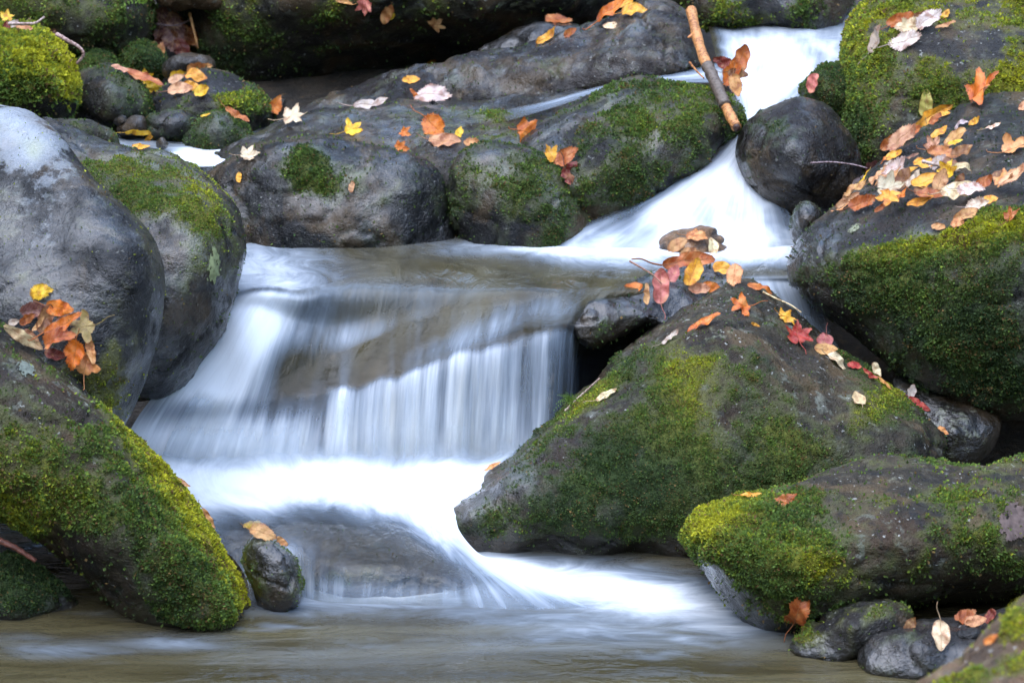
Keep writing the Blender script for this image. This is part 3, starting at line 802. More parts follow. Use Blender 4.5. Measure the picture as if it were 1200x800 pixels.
rock('rotlog', 'rotten_log', 'crumbling brown rotten log end jutting out above the dead leaves at the back', [
    (170, -40, 7.75), (180, -8, 7.72), (192, 6, 7.7), (210, 10, 7.7), (235, 9, 7.7), (250, 11, 7.7), (272, 3, 7.72), (285, -40, 7.75)], [(225, -5, 7.62)], R=10, B=.03, T=.15, wbase=.1, mbase=-.3, tint=(3.2, 1.9, 1.2), dens=0, cat='log', voxel=.008, amp=1.8)
rock('nearlog', 'mossy_log', 'blurred mossy log close to the viewer at the water edge with an orange leaf', [
    (1020, 860, 3.2), (1050, 812, 3.2), (1090, 788, 3.2), (1130, 762, 3.22), (1165, 730, 3.24), (1200, 698, 3.26), (1270, 650, 3.3), (1340, 660, 3.3), (1340, 900, 3.1), (1020, 920, 3.1)],
    [(1160, 800, 3.08), (1230, 740, 3.12), (1110, 830, 3.08)], R=50, B=.05, T=.15, wbase=.05, mbase=-.05, hbase=.8, moss=[(1195, 725, 26, 16, 1.0, -35), (1130, 800, 45, 14, .8, -20), (1200, 775, 30, 14, .5)], tint=(4.2, 2.9, 2.1), dens=220000, size=.007, cat='log', voxel=.007)
rock('slatea', 'slate_pebble', 'dark flat slate chip in front of the small leaf clump', [(1120, 744, 4.68), (1130, 738, 4.69), (1148, 737, 4.69), (1150, 743, 4.68), (1138, 749, 4.67), (1122, 749, 4.67)], [], R=4, B=.01, T=.03, wbase=.6, mbase=-.4, tint=(.7, .75, .85), dens=0, cat='pebble', voxel=.003)
rock('slateb', 'slate_pebble', 'pale flat slate chip right of the dark one by the log', [(1150, 743, 4.67), (1158, 736, 4.68), (1172, 731, 4.69), (1173, 736, 4.68), (1162, 744, 4.67), (1152, 747, 4.67)], [], R=4, B=.01, T=.03, wbase=.2, mbase=-.4, tint=(2.2, 2.4, 2.6), dens=0, cat='pebble', voxel=.003)
rock('slatec', 'slate_pebble', 'small grey slate chip lowest of the three by the log', [(1142, 748, 4.65), (1152, 745, 4.66), (1164, 745, 4.66), (1164, 750, 4.65), (1150, 752, 4.65)], [], R=4, B=.008, T=.03, wbase=.4, mbase=-.4, tint=(1.2, 1.3, 1.5), dens=0, cat='pebble', voxel=.003)
rock('cornerslate', 'slate_stone', 'bluish slate slab end behind the small leaf clump', [(1056, 738, 4.79), (1075, 728, 4.8), (1110, 722, 4.8), (1140, 720, 4.8), (1172, 711, 4.82), (1200, 706, 4.83), (1260, 700, 4.84), (1260, 750, 4.8), (1165, 750, 4.76), (1060, 750, 4.77)], [(1200, 722, 4.76), (1130, 734, 4.75)], R=8, B=.02, T=.1, wbase=.3, mbase=-.3, tint=(1.1, 1.2, 1.4), dens=0, cat='stone', voxel=.005)
rock('backpeba', 'brown_pebble', 'brown wedge shaped stone at the back pool edge', [(137, 150, 7.0), (150, 139, 7.0), (166, 134, 7.0), (172, 140, 7.0), (170, 155, 6.98), (142, 158, 6.98)], [(158, 146, 6.95)], R=6, B=.02, T=.08, wbase=.5, mbase=-.2, tint=(1.5, 1.1, .8), dens=0, cat='stone', voxel=.006)
rock('backpebb', 'grey_pebble', 'grey pebble between the dark blunt stone and the brown wedge', [(130, 145, 7.02), (138, 133, 7.02), (148, 134, 7.02), (152, 143, 7.0), (142, 152, 7.0)], [(141, 142, 6.97)], R=5, B=.02, T=.06, wbase=.5, mbase=-.2, tint=(.9, .95, 1.05), dens=0, cat='stone', voxel=.006)
rock('backpebc', 'dark_pebble', 'pointed blue-grey pebble standing in the back pool', [(180, 172, 6.8), (184, 160, 6.8), (190, 156, 6.8), (197, 163, 6.8), (199, 174, 6.79), (188, 178, 6.79)], [(190, 166, 6.77)], R=5, B=.015, T=.05, wbase=.7, mbase=-.2, tint=(.9, 1.0, 1.2), dens=0, cat='stone', voxel=.005)

# ------------------------------------------------------------------ water
def cr(p0, p1, p2, p3, t):
    return .5 * (2 * p1 + (p2 - p0) * t + (2 * p0 - 5 * p1 + 4 * p2 - p3) * t * t + (3 * p1 - p0 - 3 * p2 + p3) * t**3)


def resample(ctrl, n, axis):
    """Catmull-Rom along AXIS of a control net to N samples"""
    c = np.moveaxis(ctrl, axis, 0)
    m = len(c)
    t = np.linspace(0, m - 1, n)
    i = np.minimum(t.astype(int), m - 2)
    f = (t - i).reshape(-1, *([1] * (c.ndim - 1)))
    p0 = np.where((i > 0).reshape(f.shape), c[np.maximum(i - 1, 0)], 2 * c[i] - c[i + 1])
    p3 = np.where((i < m - 2).reshape(f.shape), c[np.minimum(i + 2, m - 1)], 2 * c[i + 1] - c[i])
    return np.moveaxis(cr(p0, c[i], c[i + 1], p3, f), 0, axis)


def net(cols, nu, nv):
    """cols: streams of (px, py, d, foam, deep, soft) -> fine grids of points and of flow values"""
    a = np.array(cols, float)                                   # columns x rows x 6
    w = np.concatenate([pts_arr(a[..., 0], a[..., 1], a[..., 2]), a[..., 3:]], -1)
    g = resample(resample(w, nu, 0), nv, 1)
    return g[..., :3], np.clip(g[..., 3:], 0, 1)


def sheet(name, pts, flow, mat=None, uv_off=0.0):
    nu, nv = pts.shape[:2]
    idx = np.arange(nu * nv).reshape(nu, nv)
    f = np.stack([idx[:-1, :-1], idx[1:, :-1], idx[1:, 1:], idx[:-1, 1:]], -1).reshape(-1, 4)
    me = mesh_from(name, pts.reshape(-1, 3), f[:, ::-1], mat or M_WATER)
    if flow is not None:
        vcol(me, 'flow', (flow if flow.shape[2] == 4 else np.concatenate([flow, np.ones((nu, nv, 1))], -1)).reshape(-1, 4))
        du = np.linalg.norm(np.diff(pts, axis=0), axis=2).mean(1)
        U = np.concatenate([[0], np.cumsum(du)])[:, None] + np.zeros((nu, nv)) + uv_off
        dv = np.linalg.norm(np.diff(pts, axis=1), axis=2)
        V = np.concatenate([np.zeros((nu, 1)), np.cumsum(dv, 1)], 1) + uv_off * 1.7
        uv = np.stack([U, V], -1).reshape(-1, 2)
        lay = me.uv_layers.new(name='flow_uv')
        li = np.empty(len(me.loops), np.int32)
        me.loops.foreach_get('vertex_index', li)
        lay.data.foreach_set('uv', uv[li].astype(np.float32).ravel())
    return link(name, me)


def wob(pts, amp, fx, fy=None):
    q = pts.reshape(-1, 3)
    n = (fbm(q * np.array([1, .6, .6]), fx, 2) * amp).reshape(pts.shape[:2])
    out = pts.copy()
    out[..., 2] += n
    return out


ZP = .42


def pool(px, py):
    return (px, py, DZ(px, py, ZP))


def col7(r0, r1, rest, foam, deep):
    rows = [pool(*r0), pool(*r1)] + list(rest)
    return [(*r, f, dp, s) for r, f, dp, s in zip(rows, foam, deep, (1, .9, .5, .3, 0, 0, 0))]


DP = (1, .95, .75, .6, .3, .2, .2)
CO = [
    col7((262, 274), (278, 333), [(258, 365, 5.78), (232, 405, 5.72), (192, 450, 5.67), (158, 495, 5.63), (130, 552, 5.56)], (.5, .6, .6, .7, .8, .72, .9), DP),
    col7((305, 274), (318, 338), [(302, 372, 5.77), (278, 415, 5.71), (248, 460, 5.67), (226, 500, 5.63), (205, 552, 5.57)], (.45, .6, .9, 1, .95, .7, 1), DP),
    col7((350, 274), (362, 340), [(346, 378, 5.78), (333, 425, 5.72), (320, 468, 5.67), (310, 505, 5.63), (298, 552, 5.57)], (.22, .4, .42, .22, .25, .66, 1), DP),
    col7((410, 274), (415, 330), [(400, 385, 5.80), (388, 430, 5.74), (380, 460, 5.68), (373, 505, 5.63), (365, 553, 5.58)], (.08, .14, .3, .15, .45, .82, 1), DP),
    col7((470, 274), (478, 325), [(470, 375, 5.82), (450, 415, 5.75), (438, 452, 5.68), (434, 498, 5.63), (432, 553, 5.58)], (.05, .08, .3, .2, .7, .88, 1), DP),
    col7((540, 274), (548, 325), [(542, 365, 5.84), (532, 395, 5.76), (525, 420, 5.68), (520, 480, 5.63), (516, 553, 5.58)], (.06, .06, .22, .4, .75, .82, 1), DP),
    col7((620, 274), (622, 325), [(616, 355, 5.85), (610, 378, 5.76), (606, 399, 5.68), (602, 470, 5.64), (598, 553, 5.6)], (.3, .06, .1, .3, .62, .66, 1), DP),
    col7((690, 274), (688, 325), [(678, 350, 5.84), (668, 372, 5.76), (660, 390, 5.69), (655, 465, 5.65), (650, 553, 5.61)], (.75, .06, .08, .22, .5, .42, .9), DP),
    col7((780, 274), (770, 325), [(745, 350, 5.9), (725, 372, 5.97), (712, 400, 6.0), (704, 470, 5.98), (690, 548, 5.9)], (.9, .06, .05, .05, .1, .15, .7), DP),
    col7((870, 274), (880, 316), [(884, 332, 6.0), (890, 350, 5.97), (897, 372, 5.94), (905, 395, 5.9), (912, 420, 5.86)], (1, .12, .42, .35, .3, .2, .1), DP),
    col7((985, 274), (965, 316), [(960, 334, 6.03), (962, 352, 6.0), (968, 375, 5.95), (978, 398, 5.9), (990, 420, 5.86)], (.9, .1, .3, .2, .1, .1, .1), DP),
]
W, FL = net(CO, 280, 240)
# thin fingers where the curtain leaves the lip
lip_row = int(240 * 4 / 6)
W = wob(W, .006, 9)
nv_pool = 240 // 6 + 1
# foam trails that the cascade pushes into the pool
qx, qy = project(W.reshape(-1, 3))
ft = blobs(qx, qy, [(760, 288, 170, 15, .95), (900, 290, 60, 16, .95), (640, 290, 120, 9, .5), (310, 318, 40, 26, .3)]).reshape(FL.shape[:2])
ft = ft * (.75 + .6 * fbm(W.reshape(-1, 3), 7, 3).reshape(280, 240))
rr = np.linspace(0, 6, 240)[None, :] + np.zeros((280, 1))
calm = 1 - sstep(.8, 2.0, rr)
FL[..., 0] = np.clip(FL[..., 0] * (1 - calm * (1 - sstep(.04, .22, FL[..., 0])) * .75) + ft * .8 * calm, 0, 1)
froth = blobs(qx, qy, [(302, 388, 40, 34, .55), (262, 436, 44, 36, .35), (318, 347, 44, 6, -.55), (235, 480, 90, 13, -.26), (345, 440, 26, 40, -.3), (215, 520, 90, 22, .35), (190, 420, 26, 30, -.3)]).reshape(280, 240)
FL[..., 0] = np.clip(FL[..., 0] + froth * sstep(.8, 1.3, rr), 0, 1)
rr = np.linspace(0, 6, 240)[None, :] + np.zeros((280, 1))
uu = np.linspace(0, 10, 280)[:, None] + np.zeros((1, 240))
q2 = W.reshape(-1, 3) * np.array([1, 0, 0])
jag = (.16 * fbm(q2, 24, 2) + .14 * fbm(q2, 7, 2)).reshape(280, 240)
right = sstep(2.2, 3.2, uu) * (1 - sstep(7.15, 7.6, uu))
cut = sstep(-.16, .12, rr - 3.98 - jag)
filmv = blobs(qx, qy, [(410, 394, 46, 14, .38, -10), (560, 392, 70, 14, .30, -24), (470, 322, 60, 12, .10), (640, 362, 40, 10, .12), (372, 380, 16, 40, .25, 10), (500, 368, 24, 30, .12),
                       (440, 412, 80, 12, -.4, -25)], .02).reshape(280, 240)
filmv = np.clip(filmv, .01, .7)
film_zone = right * sstep(1.2, 1.9, rr)
curt = np.clip(FL[..., 0], .3, 1) * (1 - .25 * sstep(5.2, 7.5, uu) * (1 - sstep(5.4, 6, rr)))
thr = (.9 * fbm(q2, 16, 2) + .5 * fbm(q2, 45, 2)).reshape(280, 240)
filmv = np.clip(filmv + .22 * thr * sstep(1.4, 2.4, rr), 0, .7)
curt = np.clip(curt - .16 * right + thr * .55 * (1 - sstep(5.3, 6.0, rr)), .04, 1)
FL[..., 0] = FL[..., 0] * (1 - film_zone) + film_zone * (filmv * (1 - cut) + curt * cut)
fade = 1 - .92 * sstep(5.9, 6.0, rr + .25 * fbm(q2, 6, 2).reshape(280, 240))
FL[..., 0] *= fade
FL[..., 1] *= fade
bump = blobs(qx, qy, [(412, 352, 60, 22, .030), (440, 418, 80, 18, .012, -25), (318, 352, 34, 12, .02), (300, 400, 36, 50, .03), (500, 348, 60, 14, .015), (620, 345, 50, 10, .012)]).reshape(280, 240)
W[..., 2] += bump * .8
W[..., 1] -= bump * .8
pw = sheet('pool_water', W[:, :nv_pool], FL[:, :nv_pool])
pw['kind'] = 'structure'
wf = sheet('waterfall', W[:, nv_pool - 1:], np.concatenate([FL, fade[..., None]], -1)[:, nv_pool - 1:])
tag(wf, 'wide silky waterfall spilling off the lower ledge in white threads', 'waterfall')
# second, thinner veil in front of the curtain: the falling threads have depth
vs = slice(lip_row - 6, 240)
V2 = W[20:215, vs].copy()
tt = np.linspace(0, 1, V2.shape[1])[None, :]
V2[..., 1] -= .03 * np.sqrt(tt) + .004
V2 = wob(V2, .004, 14)
F2 = FL[20:215, vs].copy()
F2[..., 0] = np.clip(F2[..., 0] - .42, 0, 1) * sstep(0, .25, tt)
F2[..., 1] = 0
F2 = np.concatenate([F2, np.clip(F2[..., :1] * 3, 0, 1)], -1)
ve = sheet('falling_veil', V2, F2, uv_off=3.3)
ve.parent = wf
# stone step under the sheet
S = W[:, nv_pool - 8:].copy()
Sn = np.cross(np.gradient(S, axis=0), np.gradient(S, axis=1))
Sn /= np.linalg.norm(Sn, axis=2)[..., None] + 1e-9
Sn *= np.sign(-Sn[..., 1:2] + .3 * Sn[..., 2:3])
r = np.linspace(0, 6 * (S.shape[1]) / 240, S.shape[1])[None, :, None]
off = .034 + .05 * sstep(2.8, 3.6, r)
S = S - Sn * off
S = S + Sn * (.012 * fbm(S.reshape(-1, 3), 9, 3) + .006 * fbm(S.reshape(-1, 3), 30, 2)).reshape(*S.shape[:2], 1)
S[:, 0, 2] -= .15
back = S.copy()
st = sheet('stone_step', S, None, M_ROCK)
k = np.zeros((S.shape[0] * S.shape[1], 4)); k[:, 2] = .95; k[:, 1] = .3
qx, qy = project(S.reshape(-1, 3))
k[:, 0] = sstep(.3, .7, .12 + .5 * fbm(S.reshape(-1, 3), 14, 3))
vcol(st.data, 'mask', k)
st.color = (.75, .5, .32, 1)
tag(st, 'brown stone step under the sheet of the lower waterfall', 'ledge')

# foam pool and the run over the slab
def c8(rows, foam):
    # the first two rows are the spray thrown up in front of the falling curtain
    x0 = rows[0][0]
    spray = [(x0 + 4, 500, 5.575), (x0 + 4, 532, 5.552)]
    rows = spray + [(rows[1][0], 556, 5.5)] + rows[2:]
    foam = (.0, .42) + tuple(foam[1:])
    return [(*r, f, dp, s) for r, f, dp, s in zip(rows, foam, (0, .1, .5, .5, .1, .15, .1, .0, .0), (1, 1, 1, 1, .9, .5, .1, 0, .3))]


CB = [
    c8([(125, 520, 5.62), (145, 560, 5.5), (185, 600, 5.36), (228, 624, 5.28), (268, 648, 5.2), (284, 668, 5.15), (292, 690, 5.08), (296, 722, 5.0)], (.9, .95, .7, .25, .15, .2, .25, .0)),
    c8([(250, 525, 5.64), (255, 556, 5.5), (270, 588, 5.38), (300, 609, 5.3), (330, 628, 5.22), (340, 648, 5.15), (342, 684, 5.11), (345, 722, 5.03)], (.9, .95, .85, .2, .10, .3, .5, .0)),
    c8([(380, 528, 5.65), (380, 556, 5.5), (380, 583, 5.4), (385, 602, 5.31), (392, 630, 5.19), (386, 657, 5.08), (384, 686, 5.065), (383, 722, 5.03)], (.9, 1, .92, .2, .02, .06, .34, .0)),
    c8([(480, 530, 5.65), (470, 559, 5.5), (460, 588, 5.4), (465, 612, 5.29), (480, 644, 5.14), (474, 668, 5.055), (470, 691, 5.04), (466, 722, 5.01)], (.9, 1, .95, .3, .02, .04, .26, .0)),
    c8([(570, 532, 5.65), (540, 562, 5.5), (506, 595, 5.38), (516, 627, 5.26), (543, 660, 5.14), (556, 680, 5.06), (562, 695, 5.03), (575, 730, 4.97)], (.9, .95, .95, .8, .25, .2, .35, .1)),
    c8([(655, 535, 5.66), (605, 558, 5.52), (545, 588, 5.42), (536, 615, 5.34), (560, 645, 5.24), (600, 665, 5.15), (640, 684, 5.07), (700, 716, 4.99)], (.85, .95, .95, .95, .85, .75, .55, .2)),
]
W2, FL2 = net(CB, 180, 160)
W2 = wob(W2, .009, 8)
sp_ = np.linspace(0, 8, 160)[None, :] + 1.1 * fbm(W2.reshape(-1, 3) * np.array([1, 1, .2]), 7, 3).reshape(180, 160)
FL2[..., 0] *= sstep(.1, 1.5, np.where(np.linspace(0, 8, 160)[None, :] < 2.2, sp_, 9))
FL2 = np.concatenate([FL2, np.where(np.linspace(0, 8, 160)[None, :] < 2.2, np.clip(FL2[..., 0] * 3, 0, 1), 1)[..., None]], -1)
fo = sheet('foam_water', W2, FL2, uv_off=7.7)
fo['kind'] = 'structure'

# lower pool: a level sheet, foam laid where the run enters it
xs, ys = np.linspace(-1.6, 1.6, 330), np.linspace(3.2, 5.75, 260)
X, Y = np.meshgrid(xs, ys, indexing='ij')
Wl = np.stack([X, Y, np.zeros_like(X)], -1)
Wl[..., 2] = (.006 * fbm(Wl.reshape(-1, 3) * np.array([1, 1.8, 1]), 5, 3)).reshape(X.shape)
qx, qy = project(Wl.reshape(-1, 3))
fm = blobs(qx, qy, [(600, 668, 60, 16, .75, 20), (690, 686, 140, 24, .75, 10), (800, 702, 120, 28, .48, 12), (400, 708, 110, 14, .32), (330, 705, 50, 12, .2), (470, 696, 90, 9, .35),
                    (560, 712, 160, 18, .22, 8), (740, 730, 140, 22, .16), (200, 752, 70, 9, .3), (70, 762, 60, 9, .26), (640, 755, 160, 14, .08), (380, 770, 160, 12, .06), (870, 740, 50, 24, .1), (20, 748, 40, 6, .12)], .0).reshape(X.shape)
wi = sstep(.12, .55, fbm(Wl.reshape(-1, 3) * np.array([1, 2.6, 1]) + .12 * fbm(Wl.reshape(-1, 3), 4, 2)[:, None], 5, 4)).reshape(X.shape)
fm = fm + wi * .30 * blobs(qx, qy, [(520, 720, 300, 40, 1), (760, 740, 160, 40, .8), (160, 755, 160, 30, .5)]).reshape(X.shape)
Fl = np.stack([np.clip(fm, 0, 1), np.ones_like(X), np.ones_like(X)], -1)
# flow runs across to the right and towards the viewer
lw = sheet('stream_water', np.swapaxes(Wl, 0, 1)[::-1], np.swapaxes(Fl, 0, 1)[::-1], uv_off=12.1)
lw['kind'] = 'structure'

# upper cascade
def c9(rows, foam):
    return [(*r, f, dp, s) for r, f, dp, s in zip(rows, foam, (.6, .4, .2, .1, .1, .1, .2, .3), (.6, .4, .2, .2, .3, .4, .6, .8))]


CU = [
    c9([(825, 14, 7.75), (842, 75, 7.1), (856, 110, 6.85), (862, 140, 6.74), (828, 182, 6.64), (760, 226, 6.5), (672, 266, 6.4), (600, 298, 6.3)], (.3, .2, .25, .3, .25, .2, .2, .2)),
    c9([(845, 14, 7.75), (855, 75, 7.1), (864, 110, 6.85), (869, 140, 6.72), (840, 180, 6.61), (780, 225, 6.47), (705, 266, 6.37), (650, 298, 6.29)], (.55, .6, .7, .75, .75, .6, .6, .7)),
    c9([(890, 14, 7.75), (890, 75, 7.1), (885, 115, 6.84), (878, 145, 6.70), (855, 185, 6.57), (812, 230, 6.43), (762, 272, 6.33), (730, 302, 6.27)], (.7, .95, 1, 1, 1, 1, .95, 1)),
    c9([(945, 14, 7.75), (930, 80, 7.08), (905, 118, 6.85), (890, 148, 6.71), (872, 185, 6.58), (862, 225, 6.46), (850, 270, 6.35), (840, 305, 6.27)], (.7, .95, 1, 1, 1, 1, 1, 1)),
    c9([(1010, 14, 7.75), (1000, 86, 7.1), (945, 122, 6.88), (905, 150, 6.74), (886, 190, 6.62), (915, 232, 6.48), (935, 270, 6.37), (948, 306, 6.29)], (.55, .8, .9, .9, .8, .75, .8, .9)),
]
W3, FL3 = net(CU, 120, 200)
u01 = np.linspace(0, 1, 120)[:, None] + .10 * fbm(W3.reshape(-1, 3), 9, 3).reshape(120, 200)
FL3[..., 0] *= sstep(.0, .30, u01) * (1 - .75 * sstep(.88, 1.02, u01)) * (.86 + .5 * fbm(W3.reshape(-1, 3) * np.array([1.6, .7, .7]), 6, 2).reshape(120, 200))
FL3 = np.clip(FL3, 0, .97)
W3 = wob(W3, .012, 7)
FL3[..., 0] *= 1.06
uc = sheet('waterfall', W3, FL3, uv_off=21.0)
tag(uc, 'white upper cascade pouring between the dark round boulder and the branch', 'waterfall')

# the narrow run between the brown boulder and the mossy hump
def c6(rows, foam):
    return [(*r, f, .1, .4) for r, f in zip(rows, foam)]


CT = [
    c6([(870, 66, 7.25), (800, 84, 7.0), (740, 93, 6.95), (690, 104, 6.93), (640, 118, 6.9), (585, 130, 6.86)], (.3, .15, .0, .0, .0, .0)),
    c6([(872, 82, 7.2), (805, 90, 6.93), (742, 95, 6.9), (690, 108, 6.87), (640, 123, 6.84), (590, 136, 6.8)], (.8, .7, .6, .45, .4, .0)),
    c6([(874, 98, 7.1), (808, 97, 6.84), (744, 98, 6.82), (690, 113, 6.80), (640, 129, 6.76), (595, 142, 6.72)], (.4, .25, .15, .1, .1, .0)),
]
W4, FL4 = net(CT, 30, 120)
nr = sheet('waterfall', W4, FL4, uv_off=30.0)
tag(nr, 'thin misty run of water between the brown boulder and mossy hump', 'waterfall')

# quiet water at the back left
xs, ys = np.linspace(-1.5, -.62, 80), np.linspace(6.62, 7.75, 90)
X, Y = np.meshgrid(xs, ys, indexing='ij')
Wb = np.stack([X, Y, np.full_like(X, .555)], -1)
Wb[..., 2] += (.004 * fbm(Wb.reshape(-1, 3), 6, 2)).reshape(X.shape)
qx, qy = project(Wb.reshape(-1, 3))
fb = blobs(qx, qy, [(225, 182, 55, 12, 1.1, -10), (262, 188, 40, 10, .8), (150, 165, 40, 8, .3)], .1).reshape(X.shape)
bw = sheet('back_water', np.swapaxes(Wb, 0, 1)[::-1], np.swapaxes(np.stack([np.clip(fb, 0, 1), np.ones_like(X), np.ones_like(X)], -1), 0, 1)[::-1], uv_off=41.0)
bw['kind'] = 'structure'

# ------------------------------------------------------------------ ground
def axis(lo, hi, n, core0, core1, nc):
    return np.unique(np.concatenate([np.linspace(lo, core0, n), np.linspace(core0, core1, nc), np.linspace(core1, hi, n)]))


xs, ys = axis(-120, 120, 24, -4, 4, 150), axis(-60, 200, 24, -1, 12, 220)
X, Y = np.meshgrid(xs, ys, indexing='ij')
Z = np.interp(Y, [-60, 0, 3, 5.3, 5.75, 6.1, 6.7, 7.1, 7.7, 9, 12, 60, 200], [-2, -.35, -.25, -.2, -.1, .1, .3, .42, .55, .9, 2.2, 26, 60])
side = np.abs(X) - 1.5 - .15 * np.clip(Y - 5, 0, 20)
Z = Z + np.clip(side, 0, 3) * .42 + np.clip(side - 3, 0, 200) * .22
Z = Z + .55 * np.exp(-(((X - .95) / .5)**2 + ((Y - 2.9) / .6)**2))
q = np.stack([X, Y, Z], -1).reshape(-1, 3)
Z = Z + (.03 * fbm(q, 3, 3)).reshape(X.shape)
gr = sheet('ground', np.stack([X, Y, Z], -1), None, M_GROUND)
gr['kind'] = 'structure'

def ground_z(x, y):
    return float(np.interp(y, [-60, 0, 9, 12, 60, 200], [-2, -.35, .9, 2.2, 26, 60])) + min(max(abs(x) - 1.5 - .15 * max(y - 5, 0), 0), 3) * .42


# the wood that closes the valley all round: it is what the wet stones and the pools mirror
cs, cc = [], []
pal = np.array([[.035, .05, .015], [.06, .065, .015], [.13, .085, .015], [.15, .06, .012], [.05, .035, .015], [.025, .04, .015]])
for k in range(125):
    a = RNG.uniform(0, 2 * math.pi)
    rr_ = RNG.uniform(10, 22)
    x, y = rr_ * math.sin(a), 4.5 + rr_ * math.cos(a)
    hgt_ = RNG.uniform(7, 12) * (rr_ / 15)**.6
    n_ = 300
    p_ = RNG.normal(size=(n_, 3)) * np.array([1.5, 1.5, hgt_ * .24]) + np.array([x, y, ground_z(x, y) + hgt_ * .55])
    d_ = RNG.normal(size=(n_, 3)); d_ /= np.linalg.norm(d_, axis=1)[:, None]
    e_ = np.cross(d_, RNG.normal(size=(n_, 3))); e_ /= np.linalg.norm(e_, axis=1)[:, None]
    s_ = RNG.uniform(.12, .34, (n_, 1))
    cs.append(np.stack([p_ - d_ * s_, p_ + e_ * s_ * .6, p_ + d_ * s_, p_ - e_ * s_ * .6], 1).reshape(-1, 3))
    col_ = pal[RNG.integers(0, 6)] * RNG.uniform(.7, 1.3, (n_, 1))
    cc.append(np.repeat(np.concatenate([col_, np.ones((n_, 1))], 1), 4, 0))
    t_ = np.array([[x - .12, y, ground_z(x, y) - .3], [x + .12, y, ground_z(x, y) - .3], [x + .06, y, ground_z(x, y) + hgt_ * .8], [x - .06, y, ground_z(x, y) + hgt_ * .8],
                   [x, y - .12, ground_z(x, y) - .3], [x, y + .12, ground_z(x, y) - .3], [x, y + .06, ground_z(x, y) + hgt_ * .8], [x, y - .06, ground_z(x, y) + hgt_ * .8]])
    cs.append(t_)
    cc.append(np.tile([.05, .04, .03, 1], (8, 1)))
cs, cc = np.concatenate(cs), np.concatenate(cc)
wm_ = mesh_from('woods', cs, np.arange(len(cs)).reshape(-1, 4), M_MOSS, False)
vcol(wm_, 'col', cc)
wo = link('woods', wm_)
wo['kind'] = 'stuff'

# ------------------------------------------------------------------ fallen leaves and sticks
def mat_leaf():
    m, nt, out = newmat('leaf_blade')
    g = NG(nt)
    oi = g.n('ShaderNodeObjectInfo')
    uv = g.n('ShaderNodeUVMap', uv_map='leaf_uv').outputs[0]
    sx = g.n('ShaderNodeSeparateXYZ')
    g.put(sx.inputs[0], uv)
    x, y = sx.outputs[0], sx.outputs[1]
    ax = g.math('ABSOLUTE', x)
    mid = g.step(ax, .0, .022, 1, 0)
    side = g.math('SINE', g.math('MULTIPLY', g.math('SUBTRACT', y, g.math('MULTIPLY', ax, .9)), 46))
    vein = g.math('MAXIMUM', mid, g.math('MULTIPLY', g.step(side, .78, 1.0), .6))
    off = g.n('ShaderNodeVectorMath', operation='ADD')
    g.put(off.inputs[0], uv)
    cmb = g.n('ShaderNodeCombineXYZ')
    g.put(cmb.inputs[2], g.math('MULTIPLY', oi.outputs['Random'], 37))
    g.put(off.inputs[1], cmb.outputs[0])
    n1 = g.noise(off.outputs[0], 3.2, 4, .6)
    n2 = g.noise(off.outputs[0], 17, 3, .6)
    base = oi.outputs['Color']
    dk = g.n('ShaderNodeMix', data_type='RGBA', blend_type='MULTIPLY')
    g.put(dk.inputs[0], g.step(n1, .45, .68))
    g.put(dk.inputs[6], base)
    dk.inputs[7].default_value = rgb(.55, .38, .32)
    c = g.mix(g.math('MULTIPLY', g.step(n1, .5, .3), .35), dk.outputs[2], rgb(.62, .40, .16))
    c = g.mix(g.math('MULTIPLY', vein, .35), c, rgb(.50, .30, .13))
    c = g.mix(g.math('MULTIPLY', g.step(n2, .66, .72), .75), c, rgb(.06, .025, .012))
    ed = g.attr('rim').outputs['Fac']
    c = g.mix(g.math('MULTIPLY', g.step(g.math('ADD', ed, g.math('MULTIPLY', g.math('SUBTRACT', n2, .5), .5)), .82, 1.0), .45), c, rgb(.16, .05, .015))
    geo = g.n('ShaderNodeNewGeometry')
    c = g.mix(g.math('MULTIPLY', geo.outputs['Backfacing'], .35), c, rgb(.46, .34, .26))
    nrm = g.bump(g.math('ADD', g.math('MULTIPLY', vein, -.6), n2), .5, .003)
    b = g.principled(Base_Color=c, Roughness=.42, Specular_IOR_Level=.4, Normal=nrm)
    t = g.n('ShaderNodeBsdfTranslucent')
    g.put(t.inputs[0], c)
    mx = g.n('ShaderNodeMixShader')
    mx.inputs[0].default_value = .25
    nt.links.new(b, mx.inputs[1])
    nt.links.new(t.outputs[0], mx.inputs[2])
    nt.links.new(mx.outputs[0], out.inputs[0])
    return m


def mat_twig():
    m, nt, out = newmat('twig_bark')
    g = NG(nt)
    col = g.n('ShaderNodeObjectInfo').outputs['Color']
    pos = g.n('ShaderNodeTexCoord').outputs['Object']
    n = g.noise(pos, 160, 4, .65)
    n2 = g.noise(pos, 40, 3, .6)
    d = g.n('ShaderNodeMix', data_type='RGBA', blend_type='MULTIPLY')
    g.put(d.inputs[0], g.step(g.math('ADD', g.math('MULTIPLY', n, .6), g.math('MULTIPLY', n2, .4)), .45, .6))
    g.put(d.inputs[6], col)
    d.inputs[7].default_value = rgb(.38, .3, .26)
    b = g.principled(Base_Color=d.outputs[2], Roughness=.5, Normal=g.bump(n, .7, .004))
    nt.links.new(b, out.inputs[0])
    return m


M_LEAF, M_TWIG = mat_leaf(), mat_twig()
KOL = dict(orange=(.64, .17, .015), gold=(.74, .35, .03), yellow=(.82, .52, .02), tan=(.52, .27, .11), cream=(.74, .60, .36), pink=(.60, .32, .17), white=(.62, .53, .47),
           red=(.44, .035, .035), darkred=(.17, .02, .018), rust=(.42, .115, .025), brown=(.20, .085, .035), purple=(.17, .07, .06), peach=(.64, .29, .10), olive=(.30, .22, .06), pinkred=(.5, .14, .12), green=(.5, .42, .12))


